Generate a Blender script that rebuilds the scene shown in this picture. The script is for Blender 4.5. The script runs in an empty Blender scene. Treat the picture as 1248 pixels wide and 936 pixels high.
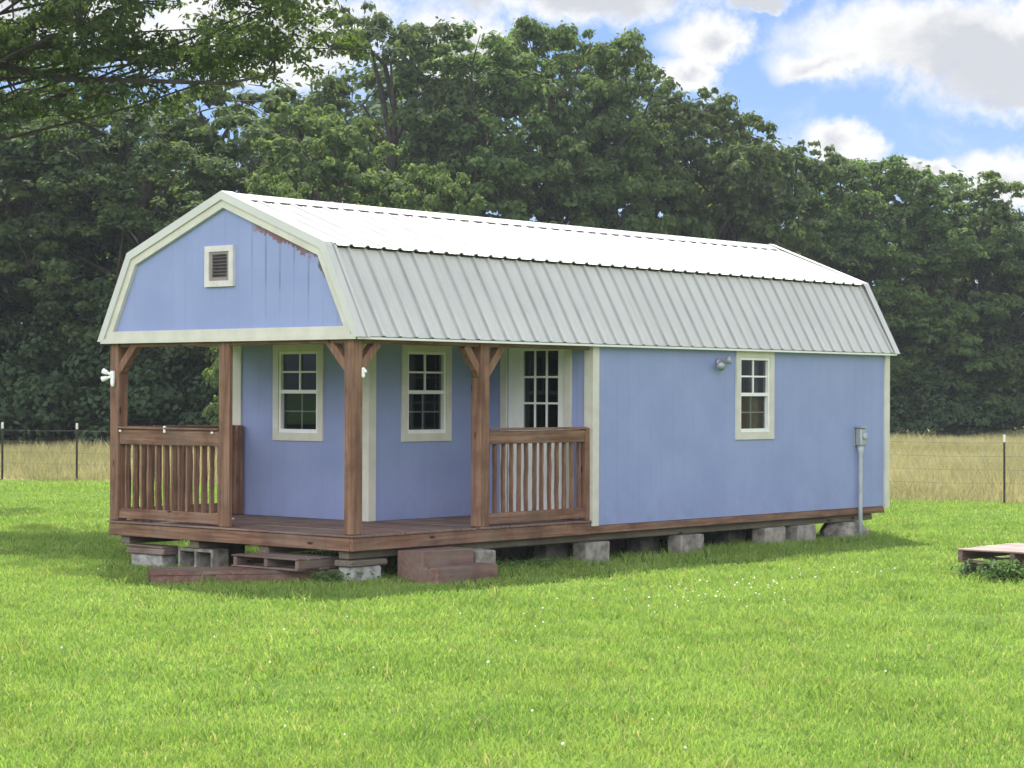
import bpy, math, random
import numpy as np
from mathutils import Vector, Matrix

rng = np.random.default_rng(7)
random.seed(7)
scene = bpy.context.scene
COL = scene.collection
R = math.radians

# ------------------------------------------------------------------ camera frame (house coordinates, ground at z = 0)
Z0 = 0.32                                    # underside of the cabin's rim above the ground
CAM = Vector((-14.770, -14.769, 1.501 + Z0))
YAW, PITCH, ROLL = 0.7128, 0.0050, 0.0039
FPX = 2656.85
FWH = np.array([math.cos(YAW), math.sin(YAW)])
RTH = np.array([math.sin(YAW), -math.cos(YAW)])


def spot(depth, lat):
    """a ground position so many metres ahead of and to the right of the viewpoint"""
    p = np.array(CAM[:2]) + FWH * depth + RTH * lat
    return float(p[0]), float(p[1])


def make_camera():
    fw = Vector((math.cos(PITCH) * math.cos(YAW), math.cos(PITCH) * math.sin(YAW), math.sin(PITCH)))
    r = Vector((math.sin(YAW), -math.cos(YAW), 0))
    up = r.cross(fw)
    r2 = r * math.cos(ROLL) + up * math.sin(ROLL)
    u2 = -r * math.sin(ROLL) + up * math.cos(ROLL)
    m = Matrix(((r2.x, u2.x, -fw.x, CAM.x), (r2.y, u2.y, -fw.y, CAM.y), (r2.z, u2.z, -fw.z, CAM.z), (0, 0, 0, 1)))
    cd = bpy.data.cameras.new('camera')
    cd.sensor_width = 36
    cd.lens = 36 * FPX / 1248
    cd.clip_start = 0.5
    cd.clip_end = 3000
    co = bpy.data.objects.new('camera', cd)
    co.matrix_world = m
    COL.objects.link(co)
    scene.camera = co


make_camera()

# ------------------------------------------------------------------ node helpers


class NT:
    def __init__(self, tree):
        self.t = tree
        self.n = tree.nodes
        self.l = tree.links

    def new(self, typ, **kw):
        nd = self.n.new(typ)
        for k, v in kw.items():
            setattr(nd, k, v)
        return nd

    def put(self, sock, v):
        if isinstance(v, bpy.types.NodeSocket):
            self.l.new(v, sock)
        elif v is not None:
            sock.default_value = v

    def math(self, op, a, b=None, c=None, clamp=False):
        nd = self.new('ShaderNodeMath', operation=op, use_clamp=clamp)
        self.put(nd.inputs[0], a)
        if b is not None:
            self.put(nd.inputs[1], b)
        if c is not None:
            self.put(nd.inputs[2], c)
        return nd.outputs[0]

    def step(self, x, a, b):
        nd = self.new('ShaderNodeMapRange', interpolation_type='SMOOTHSTEP')
        self.put(nd.inputs['Value'], x)
        self.put(nd.inputs['From Min'], a)
        self.put(nd.inputs['From Max'], b)
        return nd.outputs['Result']

    def noise(self, vec, scale, detail=4, rough=.55, dist=0.0):
        nd = self.new('ShaderNodeTexNoise')
        self.put(nd.inputs['Vector'], vec)
        nd.inputs['Scale'].default_value = scale
        nd.inputs['Detail'].default_value = detail
        nd.inputs['Roughness'].default_value = rough
        nd.inputs['Distortion'].default_value = dist
        return nd.outputs['Fac']

    def mix(self, fac, a, b, mode='MIX'):
        nd = self.new('ShaderNodeMix', data_type='RGBA', blend_type=mode)
        self.put(nd.inputs[0], fac)
        self.put(nd.inputs[6], (*a, 1) if isinstance(a, tuple) else a)
        self.put(nd.inputs[7], (*b, 1) if isinstance(b, tuple) else b)
        return nd.outputs[2]

    def mapping(self, vec, scale=(1, 1, 1), loc=(0, 0, 0)):
        nd = self.new('ShaderNodeMapping')
        self.put(nd.inputs['Vector'], vec)
        nd.inputs['Scale'].default_value = scale
        nd.inputs['Location'].default_value = loc
        return nd.outputs[0]

    def sep(self, vec):
        nd = self.new('ShaderNodeSeparateXYZ')
        self.put(nd.inputs[0], vec)
        return nd.outputs

    def bump(self, h, strength=.3, dist=.01):
        nd = self.new('ShaderNodeBump')
        nd.inputs['Strength'].default_value = strength
        nd.inputs['Distance'].default_value = dist
        self.put(nd.inputs['Height'], h)
        return nd.outputs[0]


def new_mat(name):
    m = bpy.data.materials.new(name)
    m.use_nodes = True
    t = NT(m.node_tree)
    b = m.node_tree.nodes['Principled BSDF']
    return m, t, b


def pos_of(t):
    return t.new('ShaderNodeNewGeometry').outputs['Position']


def simple(name, col, rough=.6, var=.15, scale=6, metal=0, spec=.4, bump=0.0):
    m, t, b = new_mat(name)
    p = pos_of(t)
    n = t.noise(p, scale, 5)
    lo = tuple(c * (1 - var) for c in col)
    hi = tuple(min(1, c * (1 + var)) for c in col)
    t.put(b.inputs['Base Color'], t.mix(t.step(n, .3, .7), lo, hi))
    b.inputs['Roughness'].default_value = rough
    b.inputs['Metallic'].default_value = metal
    b.inputs['Specular IOR Level'].default_value = spec
    if bump:
        t.put(b.inputs['Normal'], t.bump(t.noise(p, scale * 6, 6), bump, .01))
    return m


def wood(name, axis, c_dark, c_light, rough=.75, grey=0.0):
    """stained, weathered timber with its grain along one axis"""
    m, t, b = new_mat(name)
    p = pos_of(t)
    sc = [26, 26, 26]
    sc[axis] = 1.3
    g = t.noise(t.mapping(p, tuple(sc)), 1.0, 5, .6, .4)
    blotch = t.noise(p, 3.1, 4, .6)
    c = t.mix(t.step(g, .3, .72), c_dark, c_light)
    c = t.mix(t.math('MULTIPLY', t.step(blotch, .42, .72), .55), c, tuple(x * .55 for x in c_dark))
    if grey:
        w = t.noise(p, 1.7, 5, .65)
        c = t.mix(t.math('MULTIPLY', t.step(w, .4, .65), grey), c, (.24, .2, .175))
    kn = t.new('ShaderNodeTexVoronoi')
    sc2 = [7, 7, 7]
    sc2[axis] = 2.2
    t.put(kn.inputs['Vector'], t.mapping(p, tuple(sc2)))
    kn.inputs['Scale'].default_value = 1
    c = t.mix(t.step(kn.outputs['Distance'], .13, .06), c, tuple(x * .35 for x in c_dark))
    t.put(b.inputs['Base Color'], c)
    b.inputs['Roughness'].default_value = rough
    b.inputs['Specular IOR Level'].default_value = .25
    t.put(b.inputs['Normal'], t.bump(g, .45, .006))
    return m


BR_D, BR_L = (.135, .064, .042), (.30, .17, .115)
WOOD = [wood('stained_wood_x', 0, BR_D, BR_L, grey=.25), wood('stained_wood_y', 1, BR_D, BR_L, grey=.25),
        wood('stained_wood_z', 2, BR_D, BR_L, grey=.12)]
DECKW = wood('deck_wood', 1, (.15, .085, .07), (.29, .19, .165), grey=.5)
OLDW = [wood('old_wood_x', 0, (.13, .08, .065), (.27, .19, .165), grey=.6), wood('old_wood_y', 1, (.13, .08, .065), (.27, .19, .165), grey=.6)]
STEPW = [wood('step_wood_x', 0, (.14, .075, .06), (.26, .15, .125), grey=.45), wood('step_wood_y', 1, (.14, .075, .06), (.26, .15, .125), grey=.45)]
SKIDW = wood('skid_wood', 0, (.12, .10, .075), (.2, .17, .135), grey=.4)
PALEW = wood('pale_pallet_wood', 1, (.25, .175, .155), (.38, .29, .265), grey=.3)


def siding(name, axis, stain=False):
    """blue painted wood siding: grooves every 8 inches, faint dirt; the gable also has its bare, peeled strip"""
    m, t, b = new_mat(name)
    p = pos_of(t)
    s = t.sep(p)
    base = t.mix(t.step(t.noise(p, 1.3, 5, .6), .3, .7), (.25, .302, .535), (.285, .337, .58))
    # grooves
    gx = t.math('FRACT', t.math('DIVIDE', t.math('ADD', s[axis], 20.0), .2032))
    d = t.math('ABSOLUTE', t.math('SUBTRACT', gx, .5))
    groove = t.step(d, .035, .015)
    gfade = t.step(t.noise(p, .9, 3), .3, .7)
    base = t.mix(t.math('MULTIPLY', groove, t.math('MULTIPLY_ADD', gfade, .16, .05)), base, (.13, .16, .30))
    # fine vertical wood texture
    sc = [40, 40, 40]
    sc[2] = 2.5
    fine = t.noise(t.mapping(p, tuple(sc)), 1.0, 4, .6)
    base = t.mix(t.math('MULTIPLY', t.step(fine, .55, .8), .16), base, (.19, .23, .41))
    # splash dirt: a band of its own just above the deck / skids
    dirt = t.math('MULTIPLY', t.step(s[2], 1.0, .42), t.step(t.noise(p, 5, 6, .65), .42, .75))
    base = t.mix(t.math('MULTIPLY', dirt, .3), base, (.20, .20, .24))
    if stain:
        # wear under the right-hand rake board: distance below the roof line
        y = s[1]
        z = t.math('SUBTRACT', s[2], Z0)
        # upper rake line z = 2.94 + .383*(y-.38)
        rl = t.math('MULTIPLY_ADD', y, .383, 2.94 - .383 * .38 - .115)
        below = t.math('SUBTRACT', rl, z)
        n1 = t.noise(p, 9, 5, .7)
        n2 = t.noise(p, 3.5, 4, .6)
        lim = t.math('MULTIPLY_ADD', n1, .34, -.10)
        within = t.step(t.math('SUBTRACT', lim, below), -.012, .012)
        yw = t.math('MULTIPLY', t.step(y, 1.48, 1.32), t.step(y, .40, .5))
        patch = t.math('MULTIPLY', within, yw)
        # lower right edge
        ll = t.math('MULTIPLY_ADD', y, 1.89, 2.07 + .09 * 1.89)
        bl = t.math('SUBTRACT', ll, z)
        pat2 = t.math('MULTIPLY', t.step(t.math('SUBTRACT', t.math('MULTIPLY_ADD', n1, .5, .14), bl), -.01, .02),
                      t.math('MULTIPLY', t.step(z, 2.60, 2.68), t.step(z, 2.92, 2.86)))
        base = t.mix(t.math('MULTIPLY', patch, .92), base, t.mix(t.step(n2, .4, .6), (.20, .09, .09), (.30, .17, .19)))
        base = t.mix(t.math('MULTIPLY', pat2, .8), base, (.10, .055, .05))
        # drip streaks in the grooves under that wear
        drip = t.math('MULTIPLY', t.step(d, .10, .02), t.math('MULTIPLY', t.step(y, 1.62, 1.35), t.step(t.math('MULTIPLY', below, n2), .42, .12)))
        drip = t.math('MULTIPLY', drip, t.step(t.noise(t.mapping(p, (1, 4.9, 1.2)), 1, 2), .38, .62))
        base = t.mix(t.math('MULTIPLY', drip, .6), base, (.10, .10, .17))
    t.put(b.inputs['Base Color'], base)
    b.inputs['Roughness'].default_value = .62
    b.inputs['Specular IOR Level'].default_value = .3
    h = t.math('SUBTRACT', t.math('MULTIPLY', fine, .25), groove)
    t.put(b.inputs['Normal'], t.bump(h, .18, .006))
    return m


BLUE_X = siding('blue_siding_long', 0)
BLUE_Y = siding('blue_siding_cross', 1)
BLUE_G = siding('blue_siding_gable', 1, True)
CREAM = simple('cream_trim_paint', (.60, .58, .52), .5, .07, 5)
WHITEP = simple('white_paint', (.78, .79, .78), .45, .05, 5)
VENTP = simple('vent_frame', (.62, .585, .575), .5, .08, 7)
LOUVRE = simple('vent_louvre', (.10, .085, .10), .6, .2, 12)
CONCD = simple('shaded_concrete_block', (.14, .128, .115), .95, .28, 9, bump=.6)  # darker copy of the block concrete, with the underfloor shade put into its colour
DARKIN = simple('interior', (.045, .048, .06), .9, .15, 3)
CURT = simple('curtain', (.36, .29, .24), .9, .2, 9)
SOFFIT = simple('porch_ceiling', (.50, .44, .36), .8, .2, 4)
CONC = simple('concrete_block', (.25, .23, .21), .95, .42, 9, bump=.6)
CONCL = simple('pale_concrete_block', (.33, .325, .315), .95, .4, 9, bump=.6)
GREYM = simple('grey_metal', (.36, .38, .41), .45, .1, 8, metal=.3)
CONDUIT = simple('grey_conduit', (.40, .43, .48), .5, .1, 8)
WHITEPL = simple('white_plastic', (.85, .85, .85), .4, .03, 8)
BLACKPL = simple('dark_plastic', (.03, .03, .03), .4, .1, 8)
TPOST = simple('t_post_paint', (.055, .06, .05), .7, .25, 6)
WIRE = simple('fence_wire', (.12, .11, .10), .7, .2, 4, metal=.2)


def roof_metal():
    m, t, b = new_mat('white_roof_metal')
    p = pos_of(t)
    n = t.noise(p, 1.1, 5, .6)
    c = t.mix(t.step(n, .3, .7), (.565, .562, .55), (.615, .612, .60))
    st = t.noise(t.mapping(p, (9, .7, .7)), 1, 5, .65)
    c = t.mix(t.math('MULTIPLY', t.step(st, .5, .75), .28), c, (.35, .355, .355))
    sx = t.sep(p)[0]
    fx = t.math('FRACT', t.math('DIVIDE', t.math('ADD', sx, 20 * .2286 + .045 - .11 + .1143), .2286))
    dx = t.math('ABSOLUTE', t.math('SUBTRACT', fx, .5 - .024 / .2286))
    rib_shade = t.math('MULTIPLY', t.step(dx, .085, .03), t.math('MULTIPLY_ADD', t.noise(t.mapping(p, (3, 1.2, 1.2)), 2, 4), .7, .32))  # rib-side shade painted into the colour as dark lines along the ribs
    c = t.mix(rib_shade, c, (.19, .19, .19))
    t.put(b.inputs['Base Color'], c)
    b.inputs['Roughness'].default_value = .42
    b.inputs['Specular IOR Level'].default_value = .45
    t.put(b.inputs['Normal'], t.bump(t.noise(p, 4, 3), .08, .02))
    return m


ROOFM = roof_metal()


def glass():
    m = bpy.data.materials.new('window_glass')
    m.use_nodes = True
    t = NT(m.node_tree)
    for nd in list(t.n):
        t.n.remove(nd)
    out = t.new('ShaderNodeOutputMaterial')
    tr = t.new('ShaderNodeBsdfTransparent')
    tr.inputs['Color'].default_value = (.62, .65, .68, 1)
    gl = t.new('ShaderNodeBsdfGlossy')
    gl.inputs['Roughness'].default_value = .03
    gl.inputs['Color'].default_value = (.9, .95, 1, 1)
    t.put(gl.inputs['Normal'], t.bump(t.noise(pos_of(t), 3.5, 2), .05, .02))
    fr = t.new('ShaderNodeFresnel')
    fr.inputs['IOR'].default_value = 1.5
    mx = t.new('ShaderNodeMixShader')
    bf = t.new('ShaderNodeNewGeometry').outputs['Backfacing']
    t.put(mx.inputs[0], t.math('MULTIPLY', t.math('MULTIPLY_ADD', fr.outputs[0], .6, .015), t.math('SUBTRACT', 1.0, bf)))
    t.l.new(tr.outputs[0], mx.inputs[1])
    t.l.new(gl.outputs[0], mx.inputs[2])
    t.l.new(mx.outputs[0], out.inputs[0])
    return m


GLASS = glass()


def leaf_mat(name, lo, hi, trans=.35, tcol=None, scale=.5, rough=.55, straw=None):
    m = bpy.data.materials.new(name)
    m.use_nodes = True
    t = NT(m.node_tree)
    for nd in list(t.n):
        t.n.remove(nd)
    out = t.new('ShaderNodeOutputMaterial')
    p = pos_of(t)
    n = t.noise(p, scale, 4, .6)
    f = t.step(n, .3, .7)
    rnd = t.new('ShaderNodeNewGeometry').outputs['Random Per Island']
    f = t.math('ADD', t.math('MULTIPLY', f, .6), t.math('MULTIPLY', rnd, .4))
    oi = t.new('ShaderNodeObjectInfo').outputs['Random']
    c = t.mix(f, lo, hi)
    if straw:
        big = t.noise(p, 1.1, 4, .6)
        c = t.mix(t.math('MULTIPLY', t.step(big, .42, .68), .45), c, (.30, .36, .10))
        c = t.mix(t.math('MULTIPLY', t.step(t.noise(p, 2.7, 3, .6), .52, .72), .4), c, (.12, .22, .05))
        c = t.mix(t.step(rnd, .93, .94), c, straw)
    hsv = t.new('ShaderNodeHueSaturation')
    t.put(hsv.inputs['Color'], c)
    t.put(hsv.inputs['Value'], t.math('MULTIPLY_ADD', oi, .35, .82))
    t.put(hsv.inputs['Hue'], t.math('MULTIPLY_ADD', oi, .02, .49))
    c = hsv.outputs[0]
    pr = t.new('ShaderNodeBsdfPrincipled')
    t.put(pr.inputs['Base Color'], c)
    pr.inputs['Roughness'].default_value = .75
    pr.inputs['Specular IOR Level'].default_value = .16
    tl = t.new('ShaderNodeBsdfTranslucent')
    k = tcol or (1.75, 1.75, .85)
    t.put(tl.inputs['Color'], t.mix(1.0, c, k, 'MULTIPLY'))
    mx = t.new('ShaderNodeMixShader')
    mx.inputs[0].default_value = trans
    t.l.new(pr.outputs[0], mx.inputs[1])
    t.l.new(tl.outputs[0], mx.inputs[2])
    t.l.new(mx.outputs[0], out.inputs[0])
    return m


LEAF = [leaf_mat('leaf_dark', (.056, .088, .043), (.110, .158, .066), .42),
        leaf_mat('leaf_mid', (.066, .106, .044), (.128, .184, .069), .44),
        leaf_mat('leaf_light', (.078, .122, .048), (.14, .20, .078), .44)]
LEAF_NEAR = leaf_mat('leaf_near', (.054, .088, .037), (.105, .158, .06), .45)
LEAF_WOOD = leaf_mat('leaf_deep_wood', (.035, .06, .032), (.06, .095, .042), .22)  # darker leaf copy: the shade inside the wood is put into the colour
BARK = simple('bark', (.05, .042, .036), .95, .4, 5, bump=.8)
GRASS = leaf_mat('lawn_blades', (.165, .268, .058), (.30, .415, .115), .42, (1.2, 1.25, .75), .8, straw=(.42, .40, .20))
DRYG = leaf_mat('dry_grass_blades', (.22, .217, .115), (.40, .365, .225), .35, (1.1, 1.05, .75), .25)
WEED = leaf_mat('weed_leaves', (.07, .13, .05), (.14, .23, .09), .3)
PETAL = simple('clover_petals', (.8, .8, .74), .7, .08, 20)

# ------------------------------------------------------------------ mesh helpers


def link_mesh(name, me, mat, parent=None, smooth=False):
    o = bpy.data.objects.new(name, me)
    COL.objects.link(o)
    if mat is not None:
        me.materials.append(mat)
    if smooth:
        me.polygons.foreach_set('use_smooth', [True] * len(me.polygons))
    if parent is not None:
        o.parent = parent
    return o


def world_loc(o):
    v = Vector((0, 0, 0))
    while o is not None:
        v = v + o.location
        o = o.parent
    return v


class MB:
    """collects boxes, bars, prisms and tubes; build() links them as ONE mesh object"""

    def __init__(self, dz=Z0):
        self.v, self.f, self.dz = [], [], dz

    def add(self, vs, fs):
        k = len(self.v)
        self.v += [(x, y, z + self.dz) for x, y, z in vs]
        self.f += [tuple(i + k for i in f) for f in fs]
        return self

    def box(self, x0, x1, y0, y1, z0, z1):
        x0, x1 = sorted((x0, x1))
        y0, y1 = sorted((y0, y1))
        z0, z1 = sorted((z0, z1))
        vs = [(x0, y0, z0), (x1, y0, z0), (x1, y1, z0), (x0, y1, z0), (x0, y0, z1), (x1, y0, z1), (x1, y1, z1), (x0, y1, z1)]
        return self.add(vs, [(3, 2, 1, 0), (4, 5, 6, 7), (0, 1, 5, 4), (1, 2, 6, 5), (2, 3, 7, 6), (3, 0, 4, 7)])

    def cbox(self, x0, x1, y0, y1, z0, z1, c=.008, jit=0.0):
        """box with chamfered edges and slightly uneven corners (sawn timber, cast block)"""
        x0, x1 = sorted((x0, x1))
        y0, y1 = sorted((y0, y1))
        z0, z1 = sorted((z0, z1))
        c = min(c, (x1 - x0) * .4, (y1 - y0) * .4, (z1 - z0) * .4)
        vs, idx = [], {}
        for i, X in enumerate((x0, x1)):
            for j, Y in enumerate((y0, y1)):
                for k, Z in enumerate((z0, z1)):
                    jx, jy, jz = (random.uniform(-jit, jit) for _ in range(3))
                    sx, sy, sz = (1 if i == 0 else -1), (1 if j == 0 else -1), (1 if k == 0 else -1)
                    for a, p in enumerate(((X, Y + sy * c, Z + sz * c), (X + sx * c, Y, Z + sz * c), (X + sx * c, Y + sy * c, Z))):
                        idx[(i, j, k, a)] = len(vs)
                        vs.append((p[0] + jx, p[1] + jy, p[2] + jz))
        fs = []

        def face(l):
            ctr = [(x0 + x1) / 2, (y0 + y1) / 2, (z0 + z1) / 2]
            P = [Vector(vs[i]) for i in l]
            n = (P[1] - P[0]).cross(P[2] - P[0])
            m = sum(P, Vector()) / len(P) - Vector(ctr)
            fs.append(tuple(l) if n.dot(m) > 0 else tuple(reversed(l)))
        for i in (0, 1):
            face([idx[(i, 0, 0, 0)], idx[(i, 1, 0, 0)], idx[(i, 1, 1, 0)], idx[(i, 0, 1, 0)]])
            face([idx[(0, i, 0, 1)], idx[(1, i, 0, 1)], idx[(1, i, 1, 1)], idx[(0, i, 1, 1)]])
            face([idx[(0, 0, i, 2)], idx[(1, 0, i, 2)], idx[(1, 1, i, 2)], idx[(0, 1, i, 2)]])
        for i in (0, 1):
            for j in (0, 1):
                face([idx[(i, j, 0, 0)], idx[(i, j, 0, 1)], idx[(i, j, 1, 1)], idx[(i, j, 1, 0)]])
                face([idx[(i, 0, j, 0)], idx[(i, 0, j, 2)], idx[(i, 1, j, 2)], idx[(i, 1, j, 0)]])
                face([idx[(0, i, j, 1)], idx[(0, i, j, 2)], idx[(1, i, j, 2)], idx[(1, i, j, 1)]])
                for k in (0, 1):
                    face([idx[(i, j, k, 0)], idx[(i, j, k, 1)], idx[(i, j, k, 2)]])
        return self.add(vs, fs)

    def bar(self, a, b, w, h, side=(0, 0, 1)):
        """rectangular bar from a to b"""
        a, b, s = Vector(a), Vector(b), Vector(side)
        d = (b - a).normalized()
        u = s.cross(d).normalized() * w / 2
        v = d.cross(u).normalized() * h / 2
        vs = [tuple(p + x * u + y * v) for p in (a, b) for x, y in ((-1, -1), (1, -1), (1, 1), (-1, 1))]
        return self.add(vs, [(3, 2, 1, 0), (4, 5, 6, 7), (0, 1, 5, 4), (1, 2, 6, 5), (2, 3, 7, 6), (3, 0, 4, 7)])

    def prism(self, poly, axis, a0, a1):
        """polygon in the plane across an axis (0: (y,z), 1: (x,z)) pushed from a0 to a1"""
        n = len(poly)
        mk = (lambda p, a: (a, p[0], p[1])) if axis == 0 else ((lambda p, a: (p[0], a, p[1])) if axis == 1 else (lambda p, a: (p[0], p[1], a)))
        vs = [mk(p, a0) for p in poly] + [mk(p, a1) for p in poly]
        fs = [tuple(range(n))[::-1], tuple(range(n, 2 * n))] + [(i, (i + 1) % n, n + (i + 1) % n, n + i) for i in range(n)]
        return self.add(vs, fs)

    def tube(self, pts, rad, seg=8, caps=True):
        pts = [Vector(p) for p in pts]
        if not isinstance(rad, (list, tuple)):
            rad = [rad] * len(pts)
        vs, fs = [], []
        prev = None
        for i, p in enumerate(pts):
            d = (pts[min(i + 1, len(pts) - 1)] - pts[max(i - 1, 0)]).normalized()
            ref = Vector((0, 0, 1)) if abs(d.z) < .9 else Vector((1, 0, 0))
            if prev is not None:
                ref = prev
            u = d.cross(ref)
            u = u.normalized() if u.length > 1e-6 else Vector((1, 0, 0))
            prev = u.cross(d)
            w = prev.normalized()
            for k in range(seg):
                a = 2 * math.pi * k / seg
                vs.append(tuple(p + (u * math.cos(a) + w * math.sin(a)) * rad[i]))
        for i in range(len(pts) - 1):
            for k in range(seg):
                k2 = (k + 1) % seg
                fs.append((i * seg + k, i * seg + k2, (i + 1) * seg + k2, (i + 1) * seg + k))
        if caps:
            fs.append(tuple(range(seg))[::-1])
            fs.append(tuple((len(pts) - 1) * seg + k for k in range(seg)))
        return self.add(vs, fs)

    def build(self, name, mat, parent=None, smooth=False, recalc=True):
        off = world_loc(parent) if parent is not None else Vector((0, 0, 0))
        me = bpy.data.meshes.new(name)
        me.from_pydata([(x - off.x, y - off.y, z - off.z) for x, y, z in self.v], [], self.f)
        if recalc:
            import bmesh
            bm = bmesh.new()
            bm.from_mesh(me)
            bmesh.ops.recalc_face_normals(bm, faces=bm.faces)
            bm.to_mesh(me)
            bm.free()
        me.update()
        return link_mesh(name, me, mat, parent, smooth)

    def build_at(self, name, mat, loc):
        """a one-mesh thing with its origin at its base"""
        off = Vector(loc)
        me = bpy.data.meshes.new(name)
        me.from_pydata([(x - off.x, y - off.y, z - off.z) for x, y, z in self.v], [], self.f)
        import bmesh
        bm = bmesh.new()
        bm.from_mesh(me)
        bmesh.ops.recalc_face_normals(bm, faces=bm.faces)
        bm.to_mesh(me)
        bm.free()
        o = link_mesh(name, me, mat)
        o.location = off
        return o


def tag(o, label=None, cat=None, group=None, kind=None):
    if label:
        o['label'] = label
    if cat:
        o['category'] = cat
    if group:
        o['group'] = group
    if kind:
        o['kind'] = kind
    return o


def empty(name, loc, label, cat, group=None):
    o = bpy.data.objects.new(name, None)
    o.location = loc
    o.empty_display_size = .3
    COL.objects.link(o)
    return tag(o, label, cat, group)


# ------------------------------------------------------------------ the cabin
W, L = 3.66, 9.70
HD, HE, KY, KZ, PZ = .15, 2.07, .38, 2.95, 3.51
U1, V1, U2 = 1.78, 1.55, 3.65
cabin = empty('barn_cabin', (4.85, 1.83, 0), 'small blue barn cabin with white metal gambrel roof and a brown corner porch', 'cabin')


def wall_cells(mb, axis, fixed0, fixed1, s0, s1, z0, z1, holes):
    """a wall between s0 and s1 with rectangular openings; axis 0: runs along x, 1: runs along y"""
    ss = sorted({s0, s1, *[h[0] for h in holes], *[h[1] for h in holes]})
    zs = sorted({z0, z1, *[h[2] for h in holes], *[h[3] for h in holes]})
    for i in range(len(ss) - 1):
        for j in range(len(zs) - 1):
            cs, cz = (ss[i] + ss[i + 1]) / 2, (zs[j] + zs[j + 1]) / 2
            if any(h[0] < cs < h[1] and h[2] < cz < h[3] for h in holes):
                continue
            if axis == 0:
                mb.box(ss[i], ss[i + 1], fixed0, fixed1, zs[j], zs[j + 1])
            else:
                mb.box(fixed0, fixed1, ss[i], ss[i + 1], zs[j], zs[j + 1])


WIN_SIDE = (6.41, 7.03, 1.07, 1.955)
WIN_F = (2.315, 2.935, 1.075, 1.97)
WIN_P = (2.36, 2.98, 1.075, 1.97)
DOOR = (.38, 1.22, .15, 2.04)
CEIL = 2.12
mb = MB()
wall_cells(mb, 0, 0, .09, U2, L - .03, .09, CEIL, [WIN_SIDE])
side_wall = mb.build('wall', BLUE_X, cabin)
mb = MB()
wall_cells(mb, 1, U1, U1 + .09, V1, W, .15, CEIL, [WIN_F])
front_wall = mb.build('wall', BLUE_Y, cabin)
mb = MB()
wall_cells(mb, 0, V1, V1 + .09, U1 + .09, U2, .15, CEIL, [WIN_P])
porch_wall = mb.build('wall', BLUE_X, cabin)
mb = MB()
wall_cells(mb, 1, U2, U2 + .09, .09, V1, .15, CEIL, [DOOR])
door_wall = mb.build('wall', BLUE_Y, cabin)
mb = MB()
mb.box(U1 + .09, L - .03, W - .09, W, .09, CEIL)
mb.build('wall', BLUE_X, cabin)
mb = MB()
prof = [(-.0, .09), (W, .09), (W, 2.2), (W - KY - .02, KZ - .08), (W / 2, PZ - .06), (KY + .02, KZ - .08), (0, 2.2)]
mb.prism(prof, 0, L - .03, L + .03)
mb.build('wall', BLUE_Y, cabin)
# front gable wall over the porch
mb = MB()
mb.prism([(.0, 2.10), (W, 2.10), (W, 2.22), (W - KY - .02, KZ - .06), (W / 2, PZ - .05), (KY + .02, KZ - .06), (0, 2.22)], 0, 0, .09)
gable = mb.build('gable_wall', BLUE_G, cabin)
# inside: floor, ceiling, dim inner lining
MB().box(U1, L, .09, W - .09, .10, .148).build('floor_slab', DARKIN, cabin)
mb = MB()
mb.box(.09, L - .03, .0, W, CEIL + .002, CEIL + .03)
mb.build('porch_ceiling', SOFFIT, cabin)
mb = MB()
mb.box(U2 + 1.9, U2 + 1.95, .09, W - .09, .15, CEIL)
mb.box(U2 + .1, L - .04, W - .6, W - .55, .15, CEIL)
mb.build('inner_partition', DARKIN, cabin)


def xy(axis, s, n):
    """wall frame -> x,y.  axis 0: wall along x facing -y; axis 1: wall along y facing -x"""
    return (s, n) if axis == 0 else (n, s)


def fbox(mb, axis, s0, s1, n0, n1, z0, z1):
    if axis == 0:
        mb.box(s0, s1, n0, n1, z0, z1)
    else:
        mb.box(n0, n1, s0, s1, z0, z1)


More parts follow.
